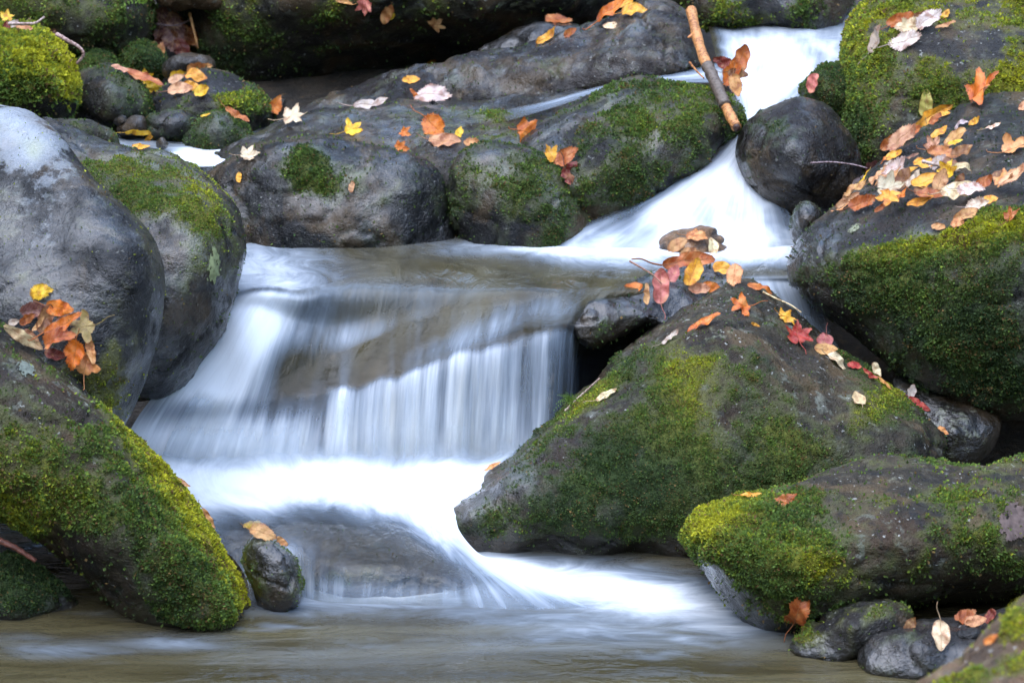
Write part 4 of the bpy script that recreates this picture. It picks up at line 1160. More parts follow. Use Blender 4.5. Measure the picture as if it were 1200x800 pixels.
MAPLE_A = (0, 9, 18, 26, 36, 46, 55, 66, 78, 92, 106, 118, 135, 158, 172, 180)
MAPLE_R = (.58, .44, .40, .28, .36, .44, .56, .42, .29, .34, .43, .34, .27, .25, .20, .12)


def outline_r(kind, th):
    """radius of the blade seen from its middle; th = 0 points to the tip"""
    a = abs((th + math.pi) % (2 * math.pi) - math.pi)
    if kind == 'maple':
        r = float(np.interp(math.degrees(a), MAPLE_A, MAPLE_R))
        return r * (1 + .05 * math.sin(a * 37))
    if kind == 'tulip':
        r = .24
        for c, l, w in ((.42, .46, .42), (1.62, .46, .42)):
            d = abs(a - c)
            r = max(r, l * (1 - (d / w)**2 * .42) if d < w else 0)
        return r * (1 + .03 * math.sin(a * 17))
    asp = dict(oval=.58, toothed=.66, narrow=.30, round=.86)[kind]
    b = .5 * asp
    r = .5 * b / math.sqrt((b * math.cos(a))**2 + (.5 * math.sin(a))**2)
    r *= 1 + (.16 * math.exp(-(a / .22)**2) if kind != 'round' else 0) - .06 * math.exp(-((math.pi - a) / .3)**2)
    if kind == 'toothed':
        r *= 1 + .075 * math.sin(a * 31) + .03 * math.sin(a * 13)
    return r


def leaf_mesh(kind, kx, ky, seed):
    rs = np.random.default_rng(seed)
    nt_, nr = (96 if kind in ('maple', 'toothed', 'tulip') else 48), 7
    ph = rs.uniform(0, 6.28, 6)
    bite = rs.uniform(-math.pi, math.pi)
    co, uv, rim = [(0, 0)], None, [0]
    for j in range(1, nr + 1):
        f = j / nr
        for i in range(nt_):
            th = 2 * math.pi * i / nt_
            r = outline_r(kind, th if kind != 'x' else th) * f
            r *= 1 + .05 * math.sin(2 * th + ph[0]) + .04 * math.sin(5 * th + ph[1]) - (.22 * math.exp(-(((th - bite + math.pi) % (2 * math.pi) - math.pi) / .16)**2) if seed % 4 == 0 else 0)
            co.append((math.sin(th) * r, math.cos(th) * r))
            rim.append(f)
    xy = np.array(co)
    x, y = xy[:, 0], xy[:, 1]
    z = .03 * np.sin(7 * x + ph[2]) + .03 * np.sin(8 * y + ph[3]) + .02 * np.sin(16 * y + 9 * x + ph[4]) + .10 * np.abs(x) * (1 if kx >= 0 else -1) + .018 * np.array(rim)**3 * np.sin(5 * np.arctan2(x, y) + ph[5]) + .05 * (np.sin(11 * x + 5 * y + ph[0]) * np.sin(9 * y + ph[1])) * np.array(rim)
    X, Y, Zz = x.copy(), y.copy(), z.copy()
    if abs(kx) > .05:
        # roll across the midrib, more towards the tip
        k = kx * (1 + .35 * y)
        X = np.sin(k * x) / k * (1 - 0) - np.sin(k * x) * z
        Zz = (1 - np.cos(k * x)) / k + np.cos(k * x) * z
    if abs(ky) > .05:
        Y2 = np.sin(ky * Y) / ky - np.sin(ky * Y) * Zz
        Zz = (1 - np.cos(ky * Y)) / ky + np.cos(ky * Y) * Zz
        Y = Y2
    v = np.stack([X, Y, Zz], 1)
    fs = [(0, 1 + i, 1 + (i + 1) % nt_) for i in range(nt_)]
    fq = []
    for j in range(1, nr):
        a = 1 + (j - 1) * nt_
        for i in range(nt_):
            i2 = (i + 1) % nt_
            fq += [(a + i, a + nt_ + i, a + nt_ + i2), (a + i, a + nt_ + i2, a + i2)]
    me = mesh_from('leaf', v, np.array(fs + fq)[:, ::-1], M_LEAF)
    lay = me.uv_layers.new(name='leaf_uv')
    li = np.empty(len(me.loops), np.int32)
    me.loops.foreach_get('vertex_index', li)
    lay.data.foreach_set('uv', xy[li].astype(np.float32).ravel())
    at = me.attributes.new('rim', 'FLOAT', 'POINT')
    at.data.foreach_set('value', np.array(rim, np.float32))
    foot = v[1 + (nr - 1) * nt_ + nt_ // 2]
    mid = [v[1 + j * nt_ + nt_ // 2] for j in range(nr - 1, -1, -1)] + [v[0]] + [v[1 + j * nt_] for j in range(nr)]
    return me, foot, mid


def tube(pts, radii, seg=8, cap=True):
    p = np.array(pts, float)
    n = len(p)
    tg = np.gradient(p, axis=0)
    tg /= np.linalg.norm(tg, axis=1)[:, None] + 1e-12
    ref = np.array([.31, .2, .93])
    v, f = [], []
    for i in range(n):
        a = np.cross(tg[i], ref); a /= np.linalg.norm(a) + 1e-12
        b = np.cross(tg[i], a)
        for k in range(seg):
            t = 2 * math.pi * k / seg
            v.append(p[i] + radii[i] * (a * math.cos(t) + b * math.sin(t)))
    for i in range(n - 1):
        for k in range(seg):
            q = (i * seg + k, i * seg + (k + 1) % seg, (i + 1) * seg + (k + 1) % seg, (i + 1) * seg + k)
            f += [(q[0], q[1], q[2]), (q[0], q[2], q[3])]
    if cap:
        v += [p[0], p[-1]]
        c0, c1 = len(v) - 2, len(v) - 1
        for k in range(seg):
            f += [(c0, (k + 1) % seg, k), (c1, (n - 1) * seg + k, (n - 1) * seg + (k + 1) % seg)]
    return v, f


def smooth_path(pts, n=20):
    return resample(np.array(pts, float), n, 0)


def hit(px, py, only=None):
    d = Vector(ray(px, py)).normalized()
    o = Vector(CAM)
    best = None
    for key, (ob, bv) in ROCKS.items():
        if only and key not in only:
            continue
        h = bv.ray_cast(o, d)
        if h[0] is not None and (best is None or h[3] < best[2]):
            best = (h[0], h[1], h[3])
    return best


for nm_, ob_ in (('w_pool', pw), ('w_back', bw), ('w_low', lw), ('w_chute', uc)):
    me_ = ob_.data
    ROCKS[nm_] = (ob_, BVHTree.FromPolygons([tuple(v.co) for v in me_.vertices], [tuple(p.vertices) for p in me_.polygons]))

LEAF_N = 0


def leaf(px, py, size, ang, kind, col, kx=.6, ky=.3, tilt=.3, lift=.0, stem=0, label='', group=None, only=None):
    """a leaf lying where that spot of the photo meets a stone; TILT props it towards the open side"""
    global LEAF_N
    LEAF_N += 1
    h = hit(px, py, only)
    if h is None:
        print('no stone under leaf', px, py, label)
        return
    pos, n, dist = h
    tilt *= .8
    if n.y > 0.2:
        n = Vector((n.x, -abs(n.y) * .2, n.z)).normalized()
    toc = (Vector(CAM) - pos).normalized()
    n2 = (n * (1 - tilt) + toc * tilt).normalized()
    rs = random.Random(LEAF_N * 7 + 1)
    jt = .36 if group in (PILE, LP) else .14
    n2 = (n2 + Vector((rs.uniform(-jt, jt), rs.uniform(-jt, jt), rs.uniform(-jt, jt)))).normalized()
    if group in (PILE, LP):
        lift += rs.uniform(0, .012)
    if lift > .03:
        pos = pos + toc * (lift * 4)
        lift = 0
    a = math.radians(ang)
    t = Vector((math.sin(a), 0, 0)) + Vector(UPV) * math.cos(a)
    t = (t - n2 * t.dot(n2)).normalized()
    s = t.cross(n2).normalized()
    L = size * .82 / FPX * dist
    me, foot, zmin = leaf_mesh(kind, kx * 1.4, ky * 1.4, LEAF_N)
    M = Matrix((s, t, n2)).transposed().to_4x4()
    # rest the lowest part of the blade on the stone
    vv = [M @ (v.co * L) for v in list(me.vertices)[::9]]
    low = min(v.dot(n) for v in vv)
    M.translation = pos + n * (.0035 + lift - max(low, -.022) * .75)
    o = link('fallen_leaf', me)
    o.matrix_world = M @ Matrix.Scale(L, 4)
    c = KOL[col]
    j = [rs.uniform(.82, 1.15) for _ in range(3)]
    o.color = (c[0] * j[0], c[1] * j[0] * j[1] ** .5, c[2] * j[0] * j[2], 1)
    tag(o, label, 'leaf', group)
    if size >= 30:
        mp = [tuple(q + np.array([0, 0, .002])) for q in zmin]
        v_, f_ = tube(mp, [.011 - .0006 * i for i in range(len(mp))], 5)
        mo_ = link('midrib', mesh_from('midrib', v_, f_, M_TWIG), o)
        mo_.color = (min(c[0] * .9 + .06, 1), c[1] * .8 + .05, c[2] * .8 + .03, 1)
    if not stem and size >= 32 and rs.random() < .55:
        stem = rs.choice((-.7, .7))
    if stem:
        f = Vector(foot)
        ps = [f, f + Vector((.05 * stem, -.18, .03)), f + Vector((.12 * stem, -.36, .10)), f + Vector((.10 * stem, -.55 * abs(stem), .18))]
        P_ = smooth_path([tuple(q) for q in ps], 9)
        v_, f_ = tube(P_, [.016 - .004 * i / 8 for i in range(9)], 6)
        so_ = link('stem', mesh_from('stem', v_, f_, M_TWIG), o)
        so_.color = (c[0] * .75, c[1] * .6 + .03, c[2] * .6 + .01, 1)
    return o


def twig(pts, r, col, label, name='twig', cat='twig', seg=7, taper=.6):
    w3 = [P(*p) for p in pts]
    sp = smooth_path(w3, max(8, len(pts) * 6))
    k = len(sp)
    rr = [r * (1 - (1 - taper) * i / (k - 1)) * (1 + .12 * math.sin(i * 2.3) + (-.10 * math.sin(i * 2.3) + .07 * math.sin(i * .9 + 1) if seg > 10 else 0)) for i in range(k)]
    v, f = tube(sp, rr, seg)
    o = link(name, mesh_from(name, v, f, M_TWIG))
    o.color = (*col, 1)
    tag(o, label, cat)
    return o


PILE = 'leaves heaped on the huge flat topped boulder'
LP = 'leaves heaped at the foot of the blue-grey boulder'
BL = 'leaves on the stone in the back pool'
TB = 'pale leaves on the tall back boulder'
LG = 'wet leaves on the dripping ledge'
PR = 'leaves caught along the pyramid boulder ridge'
BR = 'wet leaves caught behind the broken branch'
F = .004
LEAVES = [
    # huge flat topped boulder
    (1152, 117, 74, 70, 'maple', 'orange', .9, .5, .5, 0, 0, 'big crumpled orange maple leaf standing alone on the huge flat topped boulder', None),
    (1084, 124, 36, 4, 'oval', 'green', .8, .2, .95, 0, 1, 'pink and green pointed leaf standing upright behind the leaf heap', None),
    (1089, 137, 58, 60, 'narrow', 'gold', 2.2, .5, .3, F, 0, 'long rolled golden leaf at the foot of the upright pink and green leaf', None),
    (1097, 144, 24, 35, 'oval', 'rust', 1.4, .5, .6, 0, 0, 'small rusty cupped leaf below the long rolled golden leaf', None),
    (1107, 136, 18, 110, 'oval', 'gold', .8, .3, .5, 0, 0, 'tiny golden leaf right of the rusty cupped leaf', None),
    (1101, 159, 28, 62, 'oval', 'gold', .8, .4, .35, 0, 0, 'golden leaf with pale tip, left of the white arched leaf', None),
    (1128, 148, 30, 70, 'narrow', 'white', 1.8, -1.6, .5, 0, 0, 'white arched leaf bending over itself near the crumpled orange maple leaf', None),
    (1143, 146, 20, 60, 'oval', 'gold', 1.2, .9, .6, 0, 0, 'gold curled tip touching the white arched leaf', None),
    (1163, 152, 25, 62, 'narrow', 'cream', 1.5, .3, .4, 0, 1, 'small cream leaf with golden edge under the crumpled orange maple leaf', None),
    (1186, 178, 58, 68, 'tulip', 'peach', 1.5, .5, .4, 0, 0, 'peach folded leaf lying alone on bare grey stone beyond the heap', None),
    (1198, 128, 18, 20, 'oval', 'pink', 1, .3, .5, 0, 0, 'little pink leaf right of the crumpled orange maple leaf', None),
    (1063, 176, 52, 76, 'toothed', 'pink', .5, .3, .4, F * 2, 0, 'broad pale pink leaf with ragged lower edge at the heap top', PILE),
    (1042, 168, 30, 50, 'oval', 'rust', 1.6, .8, .6, F, 0, 'rusty folded leaf at the heap top beside the broad pale pink leaf', PILE),
    (1068, 163, 36, 66, 'oval', 'rust', 1.2, .3, .3, 0, 0, 'brown leaf lying just above the broad pale pink leaf', PILE),
    (1027, 191, 30, 40, 'oval', 'purple', .9, .4, .5, 0, -1, 'dark purple-brown leaf at the upper left rim of the heap', PILE),
    (1042, 190, 28, 50, 'narrow', 'orange', .9, .4, .4, F, 0, 'narrow orange leaf under the broad pale pink leaf', PILE),
    (1053, 190, 26, 70, 'oval', 'gold', .7, .5, .4, F, 0, 'golden leaf tucked right of the narrow orange leaf in the heap', PILE),
    (1041, 199, 22, 70, 'toothed', 'white', .6, .3, .4, 0, 0, 'small grey-white scrap of leaf between heap top and middle', PILE),
    (1069, 191, 20, 62, 'narrow', 'purple', .9, .3, .4, 0, 0, 'narrow mauve leaf edge right of the broad pale pink leaf', PILE),
    (1058, 203, 42, 60, 'toothed', 'white', .8, .5, .5, F * 2, 0, 'large pinkish white leaf with a red upper corner in the heap', PILE),
    (1068, 209, 40, 96, 'narrow', 'gold', 1.3, .4, .4, F * 3, 0, 'narrow golden leaf across the large pinkish white leaf', PILE),
    (1087, 205, 36, 112, 'toothed', 'gold', .9, .4, .5, F * 2, 0, 'golden toothed leaf just left of the bright yellow leaf', PILE),
    (1017, 211, 30, 60, 'narrow', 'yellow', 1.6, .6, .4, 0, 0, 'slim yellow leaf at the outer left edge of the heap', PILE),
    (1034, 211, 34, 82, 'oval', 'tan', .7, .3, .35, F, 0, 'tan ribbed leaf right of the slim yellow leaf', PILE),
    (1040, 218, 44, 76, 'narrow', 'tan', .8, .3, .4, F * 2, 0, 'long tan leaf lying below the tan ribbed leaf', PILE),
    (1000, 217, 30, 25, 'toothed', 'white', 1.0, .4, .5, 0, 0, 'grey torn scrap of leaf hanging off the left edge of the flat topped boulder', None),
    (1006, 231, 44, 80, 'toothed', 'tan', .7, .4, .4, F * 2, 0, 'tan finely ribbed leaf at the lower left end of the heap', PILE),
    (997, 240, 42, 72, 'narrow', 'pink', 1.0, .4, .4, F, 0, 'pinkish grey leaf at the lowest left tip of the heap', PILE),
    (1012, 244, 38, 76, 'toothed', 'rust', 1.2, .5, .5, F, 0, 'rusty curled leaf below the tan finely ribbed leaf', PILE),
    (985, 248, 30, 55, 'narrow', 'peach', 1.5, .6, .3, 0, 0, 'thin peach leaf sliver pointing down to the chute from the heap', None),
    (1045, 231, 54, 88, 'maple', 'white', .7, .3, .45, F * 3, 0, 'whitish maple leaf in the lower middle of the heap', PILE),
    (1048, 248, 42, 190, 'maple', 'gold', .7, .5, .55, F * 4, 0, 'golden maple leaf pointing down at the front edge of the heap', PILE),
    (1034, 251, 28, 60, 'narrow', 'rust', 1.4, .5, .5, F, 0, 'dark rusty rolled leaf left of the golden maple leaf', PILE),
    (1075, 222, 30, 40, 'toothed', 'white', .7, .3, .5, F * 3, 0, 'white leaf with torn edge at the centre of the heap', PILE),
    (1087, 224, 46, 56, 'oval', 'gold', 1.3, .3, .5, F * 4, 0, 'gold edged tan leaf propped on the white torn leaf', PILE),
    (1080, 234, 30, 80, 'oval', 'brown', .9, .4, .5, F * 2, 0, 'brown leaf beneath the gold edged tan leaf', PILE),
    (1064, 239, 30, 45, 'oval', 'orange', 1.2, .4, .5, F * 3, 0, 'orange leaf leaning right of the golden maple leaf', PILE),
    (1080, 245, 42, 94, 'narrow', 'gold', 1.2, .4, .5, F * 2, 0, 'deep gold leaf along the front edge of the heap', PILE),
    (1097, 180, 38, 40, 'maple', 'pink', .6, .4, .45, F * 2, 0, 'salmon pink lobed leaf at the upper right part of the heap', PILE),
    (1126, 175, 42, 76, 'oval', 'tan', 1.0, .3, .4, F * 2, 0, 'beige leaf fold at the upper right rim of the heap', PILE),
    (1122, 182, 24, 70, 'narrow', 'yellow', 1.2, .3, .5, F * 4, 0, 'thin yellow sliver under the beige leaf fold', PILE),
    (1131, 187, 34, 60, 'oval', 'brown', 1.0, .3, .5, F * 2, 0, 'grey-brown leaf under the thin yellow sliver', PILE),
    (1103, 190, 46, 96, 'toothed', 'peach', 1.0, .4, .45, F, 0, 'peach orange leaf right under the short pale twig', PILE),
    (1103, 206, 26, 60, 'toothed', 'white', .6, .3, .5, F * 2, 0, 'lavender white leaf above the bright yellow leaf', PILE),
    (1113, 214, 36, 20, 'maple', 'yellow', .5, .4, .6, F * 5, 0, 'bright yellow lobed leaf, the brightest in the heap', None),
    (1103, 227, 36, 20, 'oval', 'tan', 1.2, .4, .7, F * 4, 0, 'beige leaf standing just below the bright yellow leaf', PILE),
    (1131, 211, 40, 95, 'narrow', 'cream', 1.6, -2.0, .7, F * 3, 0, 'dry cream leaf arched like a bridge right of the yellow leaf', PILE),
    (1125, 222, 34, 30, 'oval', 'brown', .9, .5, .6, F, 0, 'brown shaded leaf below the arched dry cream leaf', PILE),
    (1120, 236, 48, 80, 'oval', 'cream', 1.0, .3, .45, F * 2, 0, 'pale cream ribbed leaf at the front of the heap', PILE),
    (1140, 232, 38, 96, 'toothed', 'white', .8, .4, .4, F * 2, 0, 'silvery leaf right of the pale cream ribbed leaf', PILE),
    (1155, 225, 34, 50, 'oval', 'rust', 1.2, .5, .5, F * 2, 0, 'rust brown leaf at the left of the right hand leaf clump', PILE),
    (1172, 213, 26, 30, 'toothed', 'brown', 1.2, .5, .6, F, 0, 'dark brown curled leaf topping the right hand leaf clump', PILE),
    (1179, 224, 50, 66, 'maple', 'peach', .9, .4, .5, F * 3, 0, 'salmon maple leaf in the right hand leaf clump', PILE),
    (1192, 225, 44, 60, 'toothed', 'pink', .7, .3, .45, F * 4, 0, 'pale pink leaf lying on the salmon maple leaf', PILE),
    (1160, 239, 24, 80, 'oval', 'gold', .8, .3, .5, F, 0, 'small gold leaf below the rust brown leaf of the right clump', PILE),
    (1147, 244, 36, 94, 'toothed', 'white', .6, .3, .4, 0, 0, 'white ragged leaf lying on the moss edge below the silvery leaf', None),
    (1132, 256, 38, 70, 'oval', 'tan', 1.6, .4, .5, 0, 0, 'tan rolled leaf on the moss just in front of the heap', None),
    (1124, 265, 20, 90, 'round', 'peach', .7, .3, .6, 0, 0, 'small round peach leaf under the tan rolled leaf on moss', None),
    (1100, 268, 22, 110, 'oval', 'tan', 1.3, .5, .5, 0, 0, 'small tan leaf alone on the moss left of the tan rolled leaf', None),
    (1185, 257, 32, 62, 'maple', 'rust', 1.3, .5, .5, 0, 1, 'rusty red leaf with a raised stem on moss under the right clump', None),
    (1060, 222, 40, 20, 'oval', 'brown', .5, .3, .3, 0, 0, 'brown leaf hidden under the middle of the heap', PILE),
    (1092, 238, 40, 100, 'oval', 'rust', .5, .3, .3, 0, 0, 'rust leaf pressed flat under the front of the heap', PILE),
    (1110, 198, 36, 140, 'oval', 'brown', .5, .3, .3, 0, 0, 'flat brown leaf under the short pale twig', PILE),
    # tall back boulder
    (1057, 28, 44, 80, 'oval', 'rust', 1.6, .5, .4, F, 0, 'rusty curled leaf at the top of the pale leaf group on the back boulder', TB),
    (1078, 20, 22, 70, 'oval', 'brown', 1.6, .8, .5, F, 0, 'small brown curl above the white leaf on the back boulder', TB),
    (1108, 20, 20, 30, 'oval', 'gold', .8, .3, .5, 0, 1, 'lone golden leaf right above the pale leaf group on the back boulder', None),
    (1087, 31, 38, 60, 'toothed', 'white', .6, .3, .4, F * 2, 0, 'lilac white leaf at the right of the pale group on the back boulder', TB),
    (1063, 38, 42, 70, 'toothed', 'cream', .5, .3, .4, F * 2, 0, 'cream leaf in the middle of the pale group on the back boulder', TB),
    (1032, 49, 44, 60, 'oval', 'white', .5, .3, .4, F, -1, 'pale leaf with small holes, lowest at the left of its group', TB),
    (1062, 52, 44, 84, 'toothed', 'white', .5, .3, .4, F, 0, 'greyish white leaf lowest in the pale group on the back boulder', TB),
    (1108, 34, 28, 80, 'narrow', 'tan', 1.6, .3, .4, F, 0, 'tan rolled leaf poking out right of the lilac white leaf', TB),
    # heap below the blue-grey boulder
    (48, 344, 34, 74, 'toothed', 'yellow', .5, -.9, .4, 0, 0, 'bright yellow leaf alone on the blue-grey boulder above the heap', None),
    (71, 365, 42, 100, 'oval', 'orange', .8, .5, .5, F * 3, 0, 'orange ribbed leaf at the top of the heap by the blue-grey boulder', LP),
    (40, 367, 36, 80, 'toothed', 'purple', .8, .4, .4, F, 0, 'mauve brown leaf at the upper left of the heap by the blue-grey boulder', LP),
    (33, 378, 24, 60, 'oval', 'rust', 1.0, .5, .5, F, 0, 'small rust leaf under the mauve brown leaf', LP),
    (18, 379, 18, 80, 'oval', 'white', .6, .3, .5, 0, 0, 'white chip of leaf at the far left of the heap', LP),
    (32, 397, 66, 122, 'narrow', 'cream', 1.2, .4, .5, F * 3, 0, 'long cream folded leaf along the mossy edge below the heap', LP),
    (47, 386, 26, 40, 'narrow', 'tan', 2.0, .4, .5, F * 2, 0, 'short tan roll above the long cream folded leaf', LP),
    (41, 398, 26, 130, 'narrow', 'brown', 2.0, .4, .5, F * 4, 0, 'short brown roll lying on the long cream folded leaf', LP),
    (76, 378, 30, 60, 'oval', 'white', .6, .3, .4, F, 0, 'whitish leaf between the ribbed orange leaf and the orange roll', LP),
    (74, 385, 58, 64, 'narrow', 'orange', 2.4, .4, .5, F * 4, 0, 'long orange rolled leaf across the middle of the heap', LP),
    (101, 386, 56, 260, 'tulip', 'olive', .5, .4, .45, F, 1, 'large olive brown leaf with stem at the right of the heap', LP),
    (68, 406, 46, 60, 'toothed', 'rust', 1.2, -.8, .6, F * 5, 0, 'rust red leaf arching over a dark hollow in the heap', LP),
    (85, 414, 44, 190, 'toothed', 'orange', .7, .5, .6, F * 5, 0, 'reddish orange leaf hanging beside the peach leaf in the heap', LP),
    (64, 417, 30, 100, 'oval', 'darkred', .7, .3, .5, F * 2, 0, 'dark maroon leaf in the hollow of the heap', LP),
    (97, 428, 54, 10, 'tulip', 'peach', .6, .3, .5, F * 3, 0, 'peach leaf hanging lowest at the right end of the heap', LP),
    (105, 412, 44, 350, 'narrow', 'peach', 1.6, .3, .6, F * 4, 0, 'peach rolled edge standing above the lowest peach leaf', LP),
    (55, 378, 40, 20, 'oval', 'brown', .5, .3, .3, 0, 0, 'brown leaf at the bottom of the heap by the blue-grey boulder', LP),
    # dripping ledge
    (743, 342, 32, 272, 'oval', 'orange', .8, .3, .5, 0, 0, 'orange leaf leftmost on the dripping ledge', LG),
    (755, 354, 32, 184, 'narrow', 'tan', 2.2, .3, .8, F, 0, 'tan rolled leaf hanging beside the wine red leaf on the ledge', LG),
    (771, 346, 48, 2, 'oval', 'pinkred', .9, .3, .85, F * 2, 1, 'wine red oval leaf standing on the dripping ledge', None),
    (788, 330, 28, 20, 'toothed', 'pinkred', .7, .3, .7, F, 0, 'small pinkish red leaf left of the speckled orange leaf on the ledge', LG),
    (805, 333, 44, 20, 'oval', 'gold', .7, .3, .8, F * 2, 0, 'speckled orange leaf with ribs standing in the ledge middle', LG),
    (818, 341, 28, 90, 'toothed', 'pink', .6, .3, .6, F, 0, 'pale pink leaf under the speckled orange leaf', LG),
    (829, 339, 30, 100, 'oval', 'orange', .9, .4, .6, F, 0, 'orange folded leaf right of the pale pink leaf on the ledge', LG),
    (803, 315, 84, 76, 'narrow', 'rust', 2.4, -.5, .5, F * 2, -1, 'long rusty rolled leaf along the back of the dripping ledge', LG),
    (846, 319, 32, 112, 'oval', 'gold', .7, -.5, .6, F, 0, 'golden leaf at the right end of the dripping ledge', LG),
    (862, 332, 36, 182, 'toothed', 'peach', .7, .3, .7, F, 0, 'brownish peach triangular leaf where ledge and pyramid boulder meet', LG),
    # pyramid boulder
    (889, 340, 38, 106, 'narrow', 'orange', 1.2, -.5, .5, 0, 0, 'narrow orange leaf on the very top of the pyramid boulder', PR),
    (869, 362, 46, 262, 'tulip', 'orange', .6, .3, .45, 0, 1, 'spotted orange leaf with stem on the dark upper face of the pyramid boulder', None),
    (823, 383, 58, 50, 'narrow', 'orange', 2.2, -.4, .4, 0, 0, 'rolled bright orange leaf on the pyramid boulder near its left crest', None),
    (786, 398, 30, 40, 'narrow', 'white', 1.4, .4, .4, 0, -1, 'white dry scrap of leaf left of the rolled bright orange leaf', None),
    (882, 380, 16, 110, 'narrow', 'gold', .8, .3, .5, 0, 0, 'tiny gold leaf at the front crest under the spotted orange leaf', PR),
    (918, 375, 40, 80, 'maple', 'gold', .6, .3, .3, 0, 0, 'golden lobed leaf lying flat above the red maple leaf', None),
    (932, 399, 50, 4, 'maple', 'red', .9, .4, .5, 0, 1, 'bright red maple leaf on the pyramid boulder ridge', None),
    (963, 405, 28, 200, 'round', 'pinkred', .6, .3, .6, F, 1, 'round pinkish red leaf right of the bright red maple leaf', PR),
    (966, 414, 34, 100, 'oval', 'tan', .8, .3, .4, 0, 0, 'tan leaf beneath the round pinkish red leaf', PR),
    (978, 426, 38, 112, 'oval', 'cream', 1.2, -.6, .4, 0, 0, 'cream curled leaf on the ridge below the tan leaf', PR),
    (1000, 431, 20, 100, 'toothed', 'red', .9, .4, .5, 0, 0, 'small red leaf in the ridge groove right of the cream curled leaf', PR),
    (1016, 441, 26, 122, 'narrow', 'red', .9, .4, .5, 0, 0, 'narrow red leaf lower in the ridge groove', PR),
    (1023, 434, 22, 160, 'oval', 'cream', 1.4, .5, .6, 0, 0, 'little cream and gold curl above the narrow red leaf', PR),
    (1033, 450, 26, 130, 'narrow', 'peach', 1.2, .3, .4, 0, 0, 'peach sliver below the cream and gold curl', PR),
    (973, 378, 38, 112, 'oval', 'rust', .8, -.4, .6, F, 0, 'rusty oval leaf peeping over the back of the pyramid boulder', PR),
    (1007, 471, 32, 350, 'oval', 'cream', .5, .3, .4, 0, 0, 'single cream heart shaped leaf on the front slope of the pyramid boulder', None),
    (1069, 462, 22, 20, 'oval', 'white', 1.4, .5, .6, 0, 0, 'white and red curl at the right shoulder of the pyramid boulder', PR),
    (1077, 474, 34, 126, 'narrow', 'red', 1.4, .4, .5, 0, 0, 'glossy red rolled leaf under the white and red curl', PR),
    (1102, 506, 18, 120, 'oval', 'peach', .8, .3, .5, 0, 0, 'small peach leaf at the far right foot of the pyramid boulder', PR),
    (709, 466, 36, 50, 'narrow', 'cream', 1.0, .3, .4, 0, -1, 'pale pointed leaf on the left slope of the pyramid boulder', None),
    (578, 549, 26, 62, 'narrow', 'peach', .9, .3, .4, 0, 1, 'thin pale leaf on the wet tip of the pyramid boulder', None),
    # long low boulder and its foot
    (923, 589, 42, 168, 'maple', 'rust', 1.0, .4, .5, 0, 0, 'rust brown maple leaf on top of the long low boulder', None),
    (879, 583, 34, 82, 'narrow', 'gold', 1.0, .3, .4, 0, 0, 'flat golden sliver left of the rust brown maple leaf', None),
    (936, 710, 54, 18, 'toothed', 'rust', 1.7, -.7, .6, 0, -1, 'glossy rust curled leaf clinging low to the long low boulder', None),
    (1100, 750, 44, 180, 'oval', 'cream', .35, .2, .8, F, 1, 'pale oval leaf with stem draped over the rough flat stone', None),
    (1143, 716, 30, 120, 'toothed', 'darkred', 1.4, .5, .6, 0, 0, 'dark red curled leaf on top of the small clump by the flat stone', None),
    (1130, 728, 34, 50, 'toothed', 'rust', 1.0, .4, .6, 0, 0, 'rust leaf in the small clump between pale oval leaf and log', None),
    (1140, 732, 32, 70, 'oval', 'tan', .6, .3, .6, 0, 0, 'tan leaf in front of the dark red curled leaf', None),
    (1161, 724, 26, 200, 'oval', 'darkred', 1.6, .5, .6, 0, 0, 'dark red leaf roll at the right of the small clump', None),
    (1068, 735, 24, 40, 'toothed', 'brown', 1.4, .5, .6, 0, 0, 'brown crumpled leaf behind the rough flat stone', None),
    (1162, 752, 22, 60, 'oval', 'orange', .8, .3, .6, 0, 0, 'orange leaf at the edge of the blurred mossy log', None),
    # near left
    (213, 567, 22, 140, 'narrow', 'tan', 1.4, .3, .5, 0, 0, 'small tan leaf on the crest of the olive mossy boulder', None),
    (240, 608, 34, 145, 'narrow', 'peach', 1.4, .4, .5, 0, 0, 'peach curled leaf lower on the crest of the olive mossy boulder', None),
    (297, 622, 28, 70, 'oval', 'yellow', .6, .3, .5, F, 0, 'yellow leaf capping the small jagged black stone', None),
    (306, 628, 38, 110, 'toothed', 'tan', .8, -.8, .5, 0, 0, 'tan leaf under the yellow one on the black stone', None),
    (327, 637, 20, 110, 'oval', 'peach', .8, .3, .5, 0, 0, 'peach bit of leaf on the shoulder of the black stone', None),
    # back pool
    (163, 96, 60, 124, 'narrow', 'rust', 1.5, .4, .6, F, 0, 'long rust red folded leaf left of the back pool stone', BL),
    (141, 86, 30, 118, 'narrow', 'pink', 1.2, .4, .6, F, 0, 'pink leaf end beside the long rust red folded leaf', BL),
    (181, 107, 36, 200, 'toothed', 'rust', 1.0, .4, .7, 0, 0, 'rusty leaf hanging down below the two yellow maple leaves', BL),
    (168, 85, 32, 350, 'maple', 'yellow', .6, .3, .7, F * 3, 0, 'yellow maple leaf, upper one of a pair at the back', BL),
    (181, 92, 28, 150, 'maple', 'yellow', .6, .3, .7, F * 4, 0, 'paler yellow maple leaf, lower one of a pair at the back', BL),
    (193, 91, 26, 60, 'narrow', 'tan', 1.0, .4, .6, F * 3, 0, 'narrow tan leaf right of the yellow maple pair', BL),
    (210, 85, 26, 74, 'oval', 'yellow', .6, .3, .6, F, 0, 'yellow oval leaf on the crown of the back pool stone', BL),
    (231, 79, 34, 74, 'toothed', 'peach', .8, .3, .6, F, 0, 'brownish peach leaf under the flat bare stone', BL),
    (254, 81, 30, 108, 'narrow', 'gold', .9, .3, .5, 0, 0, 'narrow golden leaf at the right crown of the back pool stone', BL),
    (206, 99, 24, 60, 'oval', 'pink', .6, .3, .6, F, 0, 'small pink leaf above the big pink leaf on the back pool stone', BL),
